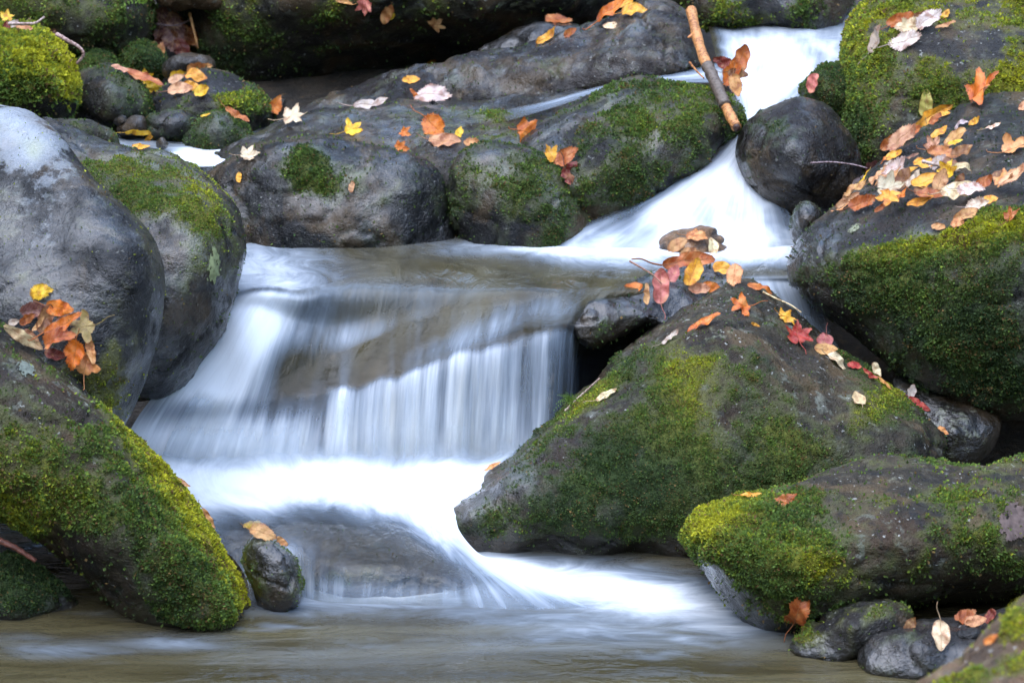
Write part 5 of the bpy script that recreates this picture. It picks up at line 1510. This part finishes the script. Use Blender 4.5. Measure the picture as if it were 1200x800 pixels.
    (211, 110, 36, 88, 'oval', 'pink', .5, .3, .6, F, 0, 'big pink oval leaf on the back pool stone', BL),
    (230, 97, 34, 112, 'oval', 'gold', .7, -.5, .6, F * 2, 0, 'golden arched leaf on the back pool stone', BL),
    (226, 104, 26, 110, 'oval', 'gold', .6, .3, .5, 0, 0, 'dull gold leaf beneath the golden arched leaf', BL),
    (238, 111, 24, 80, 'round', 'yellow', .5, .3, .6, F, 0, 'small round yellow leaf right of the big pink oval leaf', BL),
    (318, 128, 32, 30, 'toothed', 'orange', 1.5, .8, .7, 0, 0, 'orange crumpled leaf at the mouth of the dark hollow', None),
    (333, 131, 32, 80, 'toothed', 'brown', 1.5, .8, .6, 0, 0, 'brown crumpled leaf beside the orange one at the dark hollow', None),
    (274, 138, 38, 124, 'narrow', 'rust', .8, .3, .5, 0, 0, 'rust leaf stuck across the low green stone of the back pool', None),
    (241, 137, 14, 70, 'narrow', 'yellow', .6, .3, .6, 0, 0, 'tiny yellow leaf between the two low back pool stones', None),
    (299, 156, 46, 60, 'maple', 'orange', 1.2, .4, .5, F, 1, 'orange red maple leaf at the edge of the back pool', None),
    (342, 143, 48, 75, 'maple', 'cream', .7, .3, .4, F, 1, 'cream maple leaf on the wet ledge near the dark hollow', None),
    (289, 186, 36, 80, 'maple', 'cream', .6, .3, .4, F, 1, 'small whitish maple leaf on the olive ledge by the back pool', None),
    (160, 153, 34, 92, 'narrow', 'yellow', 1.2, .3, .3, 0, 0, 'yellow leaf strip floating in the back pool', None),
    (178, 160, 26, 40, 'narrow', 'gold', 1.2, .3, .7, 0, 1, 'golden leaf with long stem sticking out of the back pool', None),
    (166, 175, 28, 110, 'narrow', 'gold', 1.2, .3, .4, 0, 0, 'golden strip of leaf on the brow of the tall dark boulder', None),
    # ledge behind the pool
    (412, 156, 40, 70, 'tulip', 'yellow', .9, .5, .5, 0, 1, 'yellow cupped leaf alone on the wet ledge', None),
    (436, 126, 54, 92, 'narrow', 'white', 1.6, .3, .5, 0, 0, 'long white leaf with rust edges behind the yellow cupped leaf', None),
    (505, 117, 50, 94, 'toothed', 'white', .6, -.5, .35, 0, 0, 'white lacy leaf on the wet ledge with an orange neighbour', None),
    (487, 114, 22, 320, 'narrow', 'orange', .8, .3, .6, 0, 0, 'orange tip at the left end of the white lacy leaf', None),
    (511, 155, 48, 140, 'toothed', 'orange', .6, .3, .55, 0, 1, 'large bright orange leaf with long stem on the wet ledge', None),
    (537, 161, 20, 20, 'oval', 'yellow', .7, .3, .7, 0, 0, 'small yellow leaf right of the large bright orange leaf', None),
    (520, 168, 44, 100, 'oval', 'tan', .4, .2, .3, 0, 0, 'wet tan leaf flat beneath the large bright orange leaf', None),
    (473, 159, 24, 120, 'maple', 'orange', .8, .3, .5, 0, 0, 'little orange star leaf left of the large bright orange leaf', None),
    (467, 176, 28, 100, 'maple', 'orange', .8, .3, .4, 0, 0, 'little orange lobed leaf on the front lip of the ledge', None),
    (481, 96, 24, 90, 'oval', 'gold', .5, .3, .6, 0, 0, 'round golden leaf on the brown wet boulder above the ledge', None),
    (506, 74, 24, 35, 'oval', 'gold', .6, .3, .6, 0, 0, 'golden leaf on the skyline crest of the brown wet boulder', None),
    (553, 170, 26, 100, 'toothed', 'tan', .6, .3, .4, 0, 0, 'tan leaf between the ledge and the mossy lump', None),
    (282, 212, 16, 350, 'oval', 'gold', .6, .3, .6, 0, 0, 'small golden leaf stuck to the left flank of the shiny blue-black boulder', None),
    (413, 220, 16, 5, 'oval', 'pink', .5, .3, .6, 0, 0, 'pale pink speck of leaf on the face of the shiny blue-black boulder', None),
    (614, 157, 54, 96, 'maple', 'orange', .8, .3, .3, 0, 0, 'orange star shaped leaf lying flat above the mossy lump', None),
    (641, 187, 36, 330, 'maple', 'gold', .7, .3, .6, F, 0, 'golden maple leaf above the dark red one on mossy rock', None),
    (664, 188, 38, 60, 'toothed', 'rust', 1.4, .5, .6, F, 0, 'rusty folded leaf right of the golden maple leaf on mossy rock', None),
    (659, 206, 48, 140, 'maple', 'darkred', .8, .4, .6, F * 2, -1, 'dark red maple leaf hanging over the mossy rocks', None),
    # crest by the branch
    (721, 16, 58, 55, 'narrow', 'orange', 1.6, .3, .5, F, 0, 'long orange leaf on the crest left of the broken branch', None),
    (738, 8, 36, 60, 'toothed', 'gold', .9, .3, .5, F, 0, 'gold toothed leaf on the crest above the tan gold leaf', None),
    (742, 17, 38, 80, 'oval', 'gold', .7, -.4, .5, F, 0, 'tan gold oval leaf overhanging the crest by the branch', None),
    (717, 33, 24, 285, 'oval', 'cream', .5, .3, .5, 0, 1, 'cream white leaf with trailing stem on the brown boulder', None),
    (643, 46, 40, 70, 'narrow', 'gold', 1.0, .3, .4, 0, 0, 'yellow to orange leaf strip along the brown boulder crest', None),
    (652, 27, 34, 92, 'toothed', 'rust', .9, .3, .5, 0, 0, 'rust leaf on the narrow black stone at the back', None),
    (668, 39, 20, 60, 'oval', 'rust', .9, .3, .5, 0, 0, 'small rust leaf at the end of the yellow to orange strip', None),
    # branch clump
    (856, 96, 40, 20, 'toothed', 'orange', 1.2, .5, .9, .05, 0, 'wet orange leaf in the middle of the clump behind the branch', BR),
    (866, 82, 44, 20, 'oval', 'rust', 1.3, .5, .95, .04, 1, 'rusty leaf blade standing up in the clump behind the branch', BR),
    (848, 80, 30, 300, 'toothed', 'darkred', 1.4, .5, .9, .05, 1, 'dark red crumpled leaf against the bark of the branch', BR),
    (861, 107, 30, 170, 'toothed', 'peach', .9, .5, .9, .06, -1, 'shiny peach leaf low in the clump behind the branch', BR),
    (853, 105, 26, 200, 'oval', 'rust', .9, .5, .9, .05, 0, 'rust leaf lowest in the clump against the branch', BR),
    (862, 92, 28, 100, 'oval', 'brown', .9, .5, .9, .06, 1, 'brown leaf with stem sticking out of the branch clump', BR),
    (818, 97, 30, 60, 'toothed', 'rust', 1.3, .5, .5, 0, -1, 'rusty wet leaf left of the branch at the thin run', None),
    # washed stone
    (795, 288, 32, 60, 'oval', 'tan', .5, -.5, .3, 0, 0, 'tan leaf plastered on the left of the round washed stone', 'leaves plastered on the washed stone'),
    (815, 280, 32, 110, 'toothed', 'peach', .5, -.5, .3, F, 0, 'peach leaf plastered on the crown of the round washed stone', 'leaves plastered on the washed stone'),
    (832, 290, 30, 20, 'oval', 'cream', .5, -.5, .3, F, 0, 'cream leaf plastered on the right of the round washed stone', 'leaves plastered on the washed stone'),
    (808, 294, 30, 80, 'toothed', 'tan', .4, -.4, .3, F * 2, 0, 'tan toothed leaf low on the front of the round washed stone', 'leaves plastered on the washed stone'),
    # long back boulder
    (405, 2, 30, 100, 'narrow', 'peach', .8, .3, .5, 0, 0, 'peach leaf at the very top of the long back boulder', None),
    (430, 3, 32, 190, 'maple', 'pinkred', .8, .3, .5, 0, 0, 'reddish lobed leaf on the long back boulder beside the peach leaf', None),
    (451, 12, 32, 184, 'oval', 'peach', .6, .3, .6, 0, 0, 'peach pink oval leaf hanging on the long back boulder', None),
    (459, 17, 12, 200, 'oval', 'yellow', .6, .3, .6, 0, 0, 'tiny yellow leaf behind the peach pink oval leaf', None),
    (510, 25, 30, 40, 'maple', 'pink', .5, .3, .5, 0, 0, 'pale pink lobed leaf alone on the long back boulder', None),
    # bright moss mound
    (7, 28, 28, 60, 'maple', 'yellow', .6, .3, .5, .006, 0, 'yellow star leaf on the bright moss mound', None),
    (14, 35, 20, 50, 'oval', 'white', .8, .3, .6, .006, 0, 'lilac leaf below the yellow star leaf on moss', None),
    (4, 37, 20, 20, 'oval', 'darkred', .8, .3, .6, .006, 0, 'maroon leaf left of the lilac leaf on the moss mound', None),
    (27, 37, 26, 100, 'oval', 'peach', .7, .3, .5, .006, 0, 'orange peach leaf on the front brow of the bright moss mound', None),
    (33, 28, 34, 80, 'maple', 'cream', .7, .3, .4, .006, 0, 'cream lobed leaf at the crest of the bright moss mound', None),
    (61, 34, 20, 50, 'oval', 'purple', .7, .3, .7, .006, 0, 'purple leaf beside the arching root on the moss mound', None),
    (957, 103, 30, 190, 'oval', 'pinkred', .8, .3, .8, .006, 0, 'glossy red leaf on the mossy stone at the cascade edge', None),
]
for L_ in LEAVES:
    leaf(*L_[:11], label=L_[11], group=L_[12])

# sticks
br = twig([(810, 12, 6.95), (816, 40, 6.86), (824, 66, 6.76), (835, 90, 6.68), (846, 115, 6.60), (855, 134, 6.55), (863, 149, 6.50)], .0128, (.46, .20, .06), 'broken branch with peeled orange wood and a dark bark sleeve beside the cascade', 'broken_branch', 'branch', 14, .95)
w3 = smooth_path([P(*p) for p in [(829, 77, 6.715), (835, 90, 6.675), (846, 115, 6.595), (850, 124, 6.57)]], 18)
v_, f_ = tube(w3, [.0146 * (1 + .08 * math.sin(i * 1.7)) for i in range(18)], 14)
bk = link('bark', mesh_from('bark', v_, f_, M_TWIG), br); bk.color = (.10, .075, .055, 1)
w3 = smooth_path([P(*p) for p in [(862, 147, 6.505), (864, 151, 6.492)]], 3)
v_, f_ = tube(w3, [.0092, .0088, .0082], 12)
hl = link('hollow_shade_cap', mesh_from('hollow_shade_cap', v_, f_, M_TWIG), br); hl.color = (.05, .02, .012, 1)  # solid dark cap, its colour standing in for shade inside the hollow
w3 = smooth_path([P(*p) for p in [(815, 38, 6.86), (809, 43, 6.85), (806, 44, 6.85)]], 5)
v_, f_ = tube(w3, [.006, .005, .004, .003, .002], 7)
kn = link('side_stub', mesh_from('side_stub', v_, f_, M_TWIG), br); kn.color = (.5, .2, .06, 1)
twig([(950, 191, 6.30), (975, 190, 6.25), (1000, 193, 6.22), (1016, 197, 6.2)], .0022, (.22, .16, .17), 'thin purple-grey twig reaching left over the dark brown rounded boulder')
twig([(1081, 189, 6.0), (1100, 194, 5.97), (1125, 201, 5.95)], .004, (.42, .33, .27), 'short pale twig lying across the leaves of the heap')
twig([(662, 482, 5.60), (676, 468, 5.60), (690, 455, 5.60), (703, 443, 5.60)], .0032, (.36, .27, .22), 'slim pale twig leaning on the left slope of the pyramid boulder')
twig([(66, 40, 6.86), (80, 48, 6.85), (92, 55, 6.85), (98, 64, 6.85), (90, 75, 6.86)], .0055, (.36, .24, .2), 'arching pale root hooking down beside the bright moss mound', 'root', 'root')
twig([(10, 28, 6.93), (30, 28, 6.92), (42, 27, 6.9), (52, 20, 6.9)], .0045, (.42, .32, .28), 'short stick on the crest of the bright moss mound')
twig([(-10, 630, 4.96), (15, 640, 4.95), (42, 657, 4.95)], .007, (.16, .055, .035), 'reddish dead stick in the hollow under the olive mossy boulder')
twig([(894, 342, 5.76), (910, 350, 5.75), (926, 357, 5.74), (939, 366, 5.73)], .0022, (.6, .46, .24), 'long straw coloured stalk on the back edge of the pyramid boulder')
twig([(738, 306, 5.93), (752, 314, 5.90), (765, 322, 5.87), (775, 332, 5.85)], .0022, (.25, .11, .06), 'thin brown stalk rising from the wine red leaf on the ledge')
twig([(222, 15, 7.75), (227, 35, 7.74), (232, 57, 7.73)], .0045, (.34, .17, .05), 'straight orange brown stick hanging beside the dead leaves at the back')
twig([(180, 28, 7.8), (205, 30, 7.78), (222, 24, 7.76)], .003, (.16, .11, .11), 'thin grey twig across the dead leaves at the back')
twig([(808, 73, 6.82), (817, 84, 6.80), (825, 92, 6.78)], .0028, (.55, .22, .05), 'short orange twig left of the broken branch')

# dead leaves hanging in the gap at the back, under the rotten log
DG = 'dead leaves hanging in the back gap'
for (px, py, d, s, a, c, lab) in [(188, 26, 7.82, 36, 190, 'purple', 'big grey-purple dead leaf at the left of the back gap'), (204, 40, 7.8, 42, 185, 'purple', 'mauve dead leaf hanging in the middle of the back gap'),
                                  (207, 30, 7.81, 34, 150, 'brown', 'brown dead leaf above the mauve one in the back gap'), (220, 42, 7.83, 32, 140, 'rust', 'rusty dead leaf right of the mauve one in the back gap'),
                                  (193, 46, 7.81, 30, 240, 'darkred', 'dark red dead leaf low in the back gap'), (187, 61, 7.6, 20, 20, 'peach', 'small square tan leaf at the bottom of the back gap'), (213, 57, 7.78, 28, 150, 'darkred', 'maroon dead leaf lowest in the back gap')]:
    LEAF_N += 1
    me_, ft_, zm_ = leaf_mesh('toothed', 1.0, .5, LEAF_N)
    o_ = link('dead_leaf', me_)
    n_ = Vector((.1 * math.sin(px), -.9, .35)).normalized()
    a_ = math.radians(a)
    t_ = Vector((math.sin(a_), 0, 0)) + Vector(UPV) * math.cos(a_)
    t_ = (t_ - n_ * t_.dot(n_)).normalized()
    s_ = t_.cross(n_)
    M_ = Matrix((s_, t_, n_)).transposed().to_4x4()
    M_.translation = Vector(P(px, py, d))
    o_.matrix_world = M_ @ Matrix.Scale(s / FPX * d, 4)
    o_.color = (*[v * .7 for v in KOL[c]], 1)
    tag(o_, lab, 'leaf', DG)


def frond_plant(px, py, d, n, L, col, name, label, cat, spread=1.0, seed=1):
    rs = np.random.default_rng(seed)
    b = P(px, py, d)
    vs, fs, cs_ = [], [], []
    for i in range(n):
        dr = np.array([rs.normal() * .8 * spread, -.4 + rs.normal() * .3, .7 + rs.normal() * .35]); dr /= np.linalg.norm(dr)
        pts_ = [b + dr * L * t - np.array([0, 0, .5 * L * t * t]) for t in np.linspace(0, 1, 9)]
        sd_ = np.cross(dr, [0, -.7, .7]); sd_ /= np.linalg.norm(sd_)
        for k_ in range(8):
            w_ = L * .13 * (1 - k_ / 9)
            for s__ in (-1, 1):
                i0 = len(vs)
                vs += [pts_[k_], (pts_[k_] + pts_[k_ + 1]) / 2 + sd_ * s__ * w_ * .5 + dr * w_ * .1, pts_[k_] + sd_ * s__ * w_ + dr * w_ * .5, pts_[k_] + sd_ * s__ * w_ * .5]
                fs.append((i0, i0 + 1, i0 + 2, i0 + 3))
                c_ = np.array(col) * rs.uniform(.7, 1.3)
                cs_ += [(*c_, 1)] * 4
    me = mesh_from(name, vs, fs, M_MOSS, False)
    vcol(me, 'col', cs_)
    o = link(name, me)
    tag(o, label, cat)


frond_plant(668, 470, 5.62, 16, .045, (.10, .17, .03), 'fern', 'small bright green fern sprig beside the right end of the waterfall', 'fern', seed=4)
frond_plant(168, 2, 7.55, 9, .09, (.12, .2, .03), 'grass_tuft', 'few bright grass blades dangling at the top of the back gap', 'grass', .6, seed=9)


def crust(key, name, px, py, rx, ry, tilt, col, seed):
    """a thin lichen crust grown on a boulder, a part of that boulder"""
    n = 40
    a = math.radians(tilt)
    ids, co, fs = {}, [], []
    for i in range(n):
        for j in range(n):
            u, w_ = (i / (n - 1) * 2 - 1) * 1.35, (j / (n - 1) * 2 - 1) * 1.35
            e = float(fbm(np.array([[u * 1.6 + seed, w_ * 1.6, .3]]), 2.4, 3)[0])
            if u * u + w_ * w_ > .85 + 1.5 * e:
                continue
            x_, y_ = u * rx, w_ * ry
            h = hit(px + x_ * math.cos(a) - y_ * math.sin(a), py + x_ * math.sin(a) + y_ * math.cos(a), (key,))
            if h is None:
                continue
            ids[i, j] = len(co)
            co.append(tuple(h[0] + h[1] * .0022))
    for (i, j), k in ids.items():
        q = [ids.get((i + 1, j)), ids.get((i + 1, j + 1)), ids.get((i, j + 1))]
        if None not in q:
            fs += [(k, q[0], q[1]), (k, q[1], q[2])]
    ob_ = ROCKS[key][0]
    o = link(name, mesh_from(name, co, fs, M_MOSS), ob_)
    c4 = np.ones((len(o.data.vertices), 4))
    vv_ = vco(o.data)
    c4[:, :3] = np.array(col) * (.8 + .5 * fbm(vv_, 120, 2) + .2 * RNG.random(len(vv_)))[:, None]
    vcol(o.data, 'col', c4)


crust('darkleft', 'lichen', 250, 312, 8, 24, 6, (.26, .30, .15), 3)
crust('rightbig', 'lichen', 1002, 268, 4, 10, 60, (.28, .30, .20), 5)
crust('nearright', 'lichen', 1190, 612, 22, 26, 20, (.17, .125, .11), 8)
crust('nearleft', 'lichen', 30, 432, 12, 9, 35, (.20, .23, .19), 9)

# ------------------------------------------------------------------ light
w = bpy.data.worlds.new('World')
SC.world = w
w.use_nodes = True
nt = w.node_tree
sky = nt.nodes.new('ShaderNodeTexSky')
sky.sky_type = 'NISHITA'
sky.sun_disc = False
SUN_EL, SUN_AZ = math.radians(62), math.radians(-130)     # azimuth from +Y towards +X
sky.sun_elevation = SUN_EL
sky.sun_rotation = SUN_AZ
sky.dust_density = .6
sky.air_density = 1.0
sky.ozone_density = 1.0
bg = nt.nodes['Background']
bg.inputs['Strength'].default_value = .15
nt.links.new(sky.outputs[0], bg.inputs[0])
sl = bpy.data.lights.new('sun', 'SUN')
sl.energy = .85
sl.angle = math.radians(110)
sl.color = (1, .965, .91)
so = bpy.data.objects.new('sun', sl)
C.objects.link(so)
sd = Vector((math.sin(SUN_AZ) * math.cos(SUN_EL), math.cos(SUN_AZ) * math.cos(SUN_EL), math.sin(SUN_EL)))
so.rotation_euler = sd.to_track_quat('Z', 'Y').to_euler()
so.location = (0, 0, 10)
vs = SC.view_settings
vs.view_transform = 'Standard'
vs.look = 'None'
vs.gamma = 1
vs.use_curve_mapping = False
vs.exposure = 2.85
SC.cycles.use_denoising = True
SC.cycles.max_bounces = 8
SC.cycles.transparent_max_bounces = 12
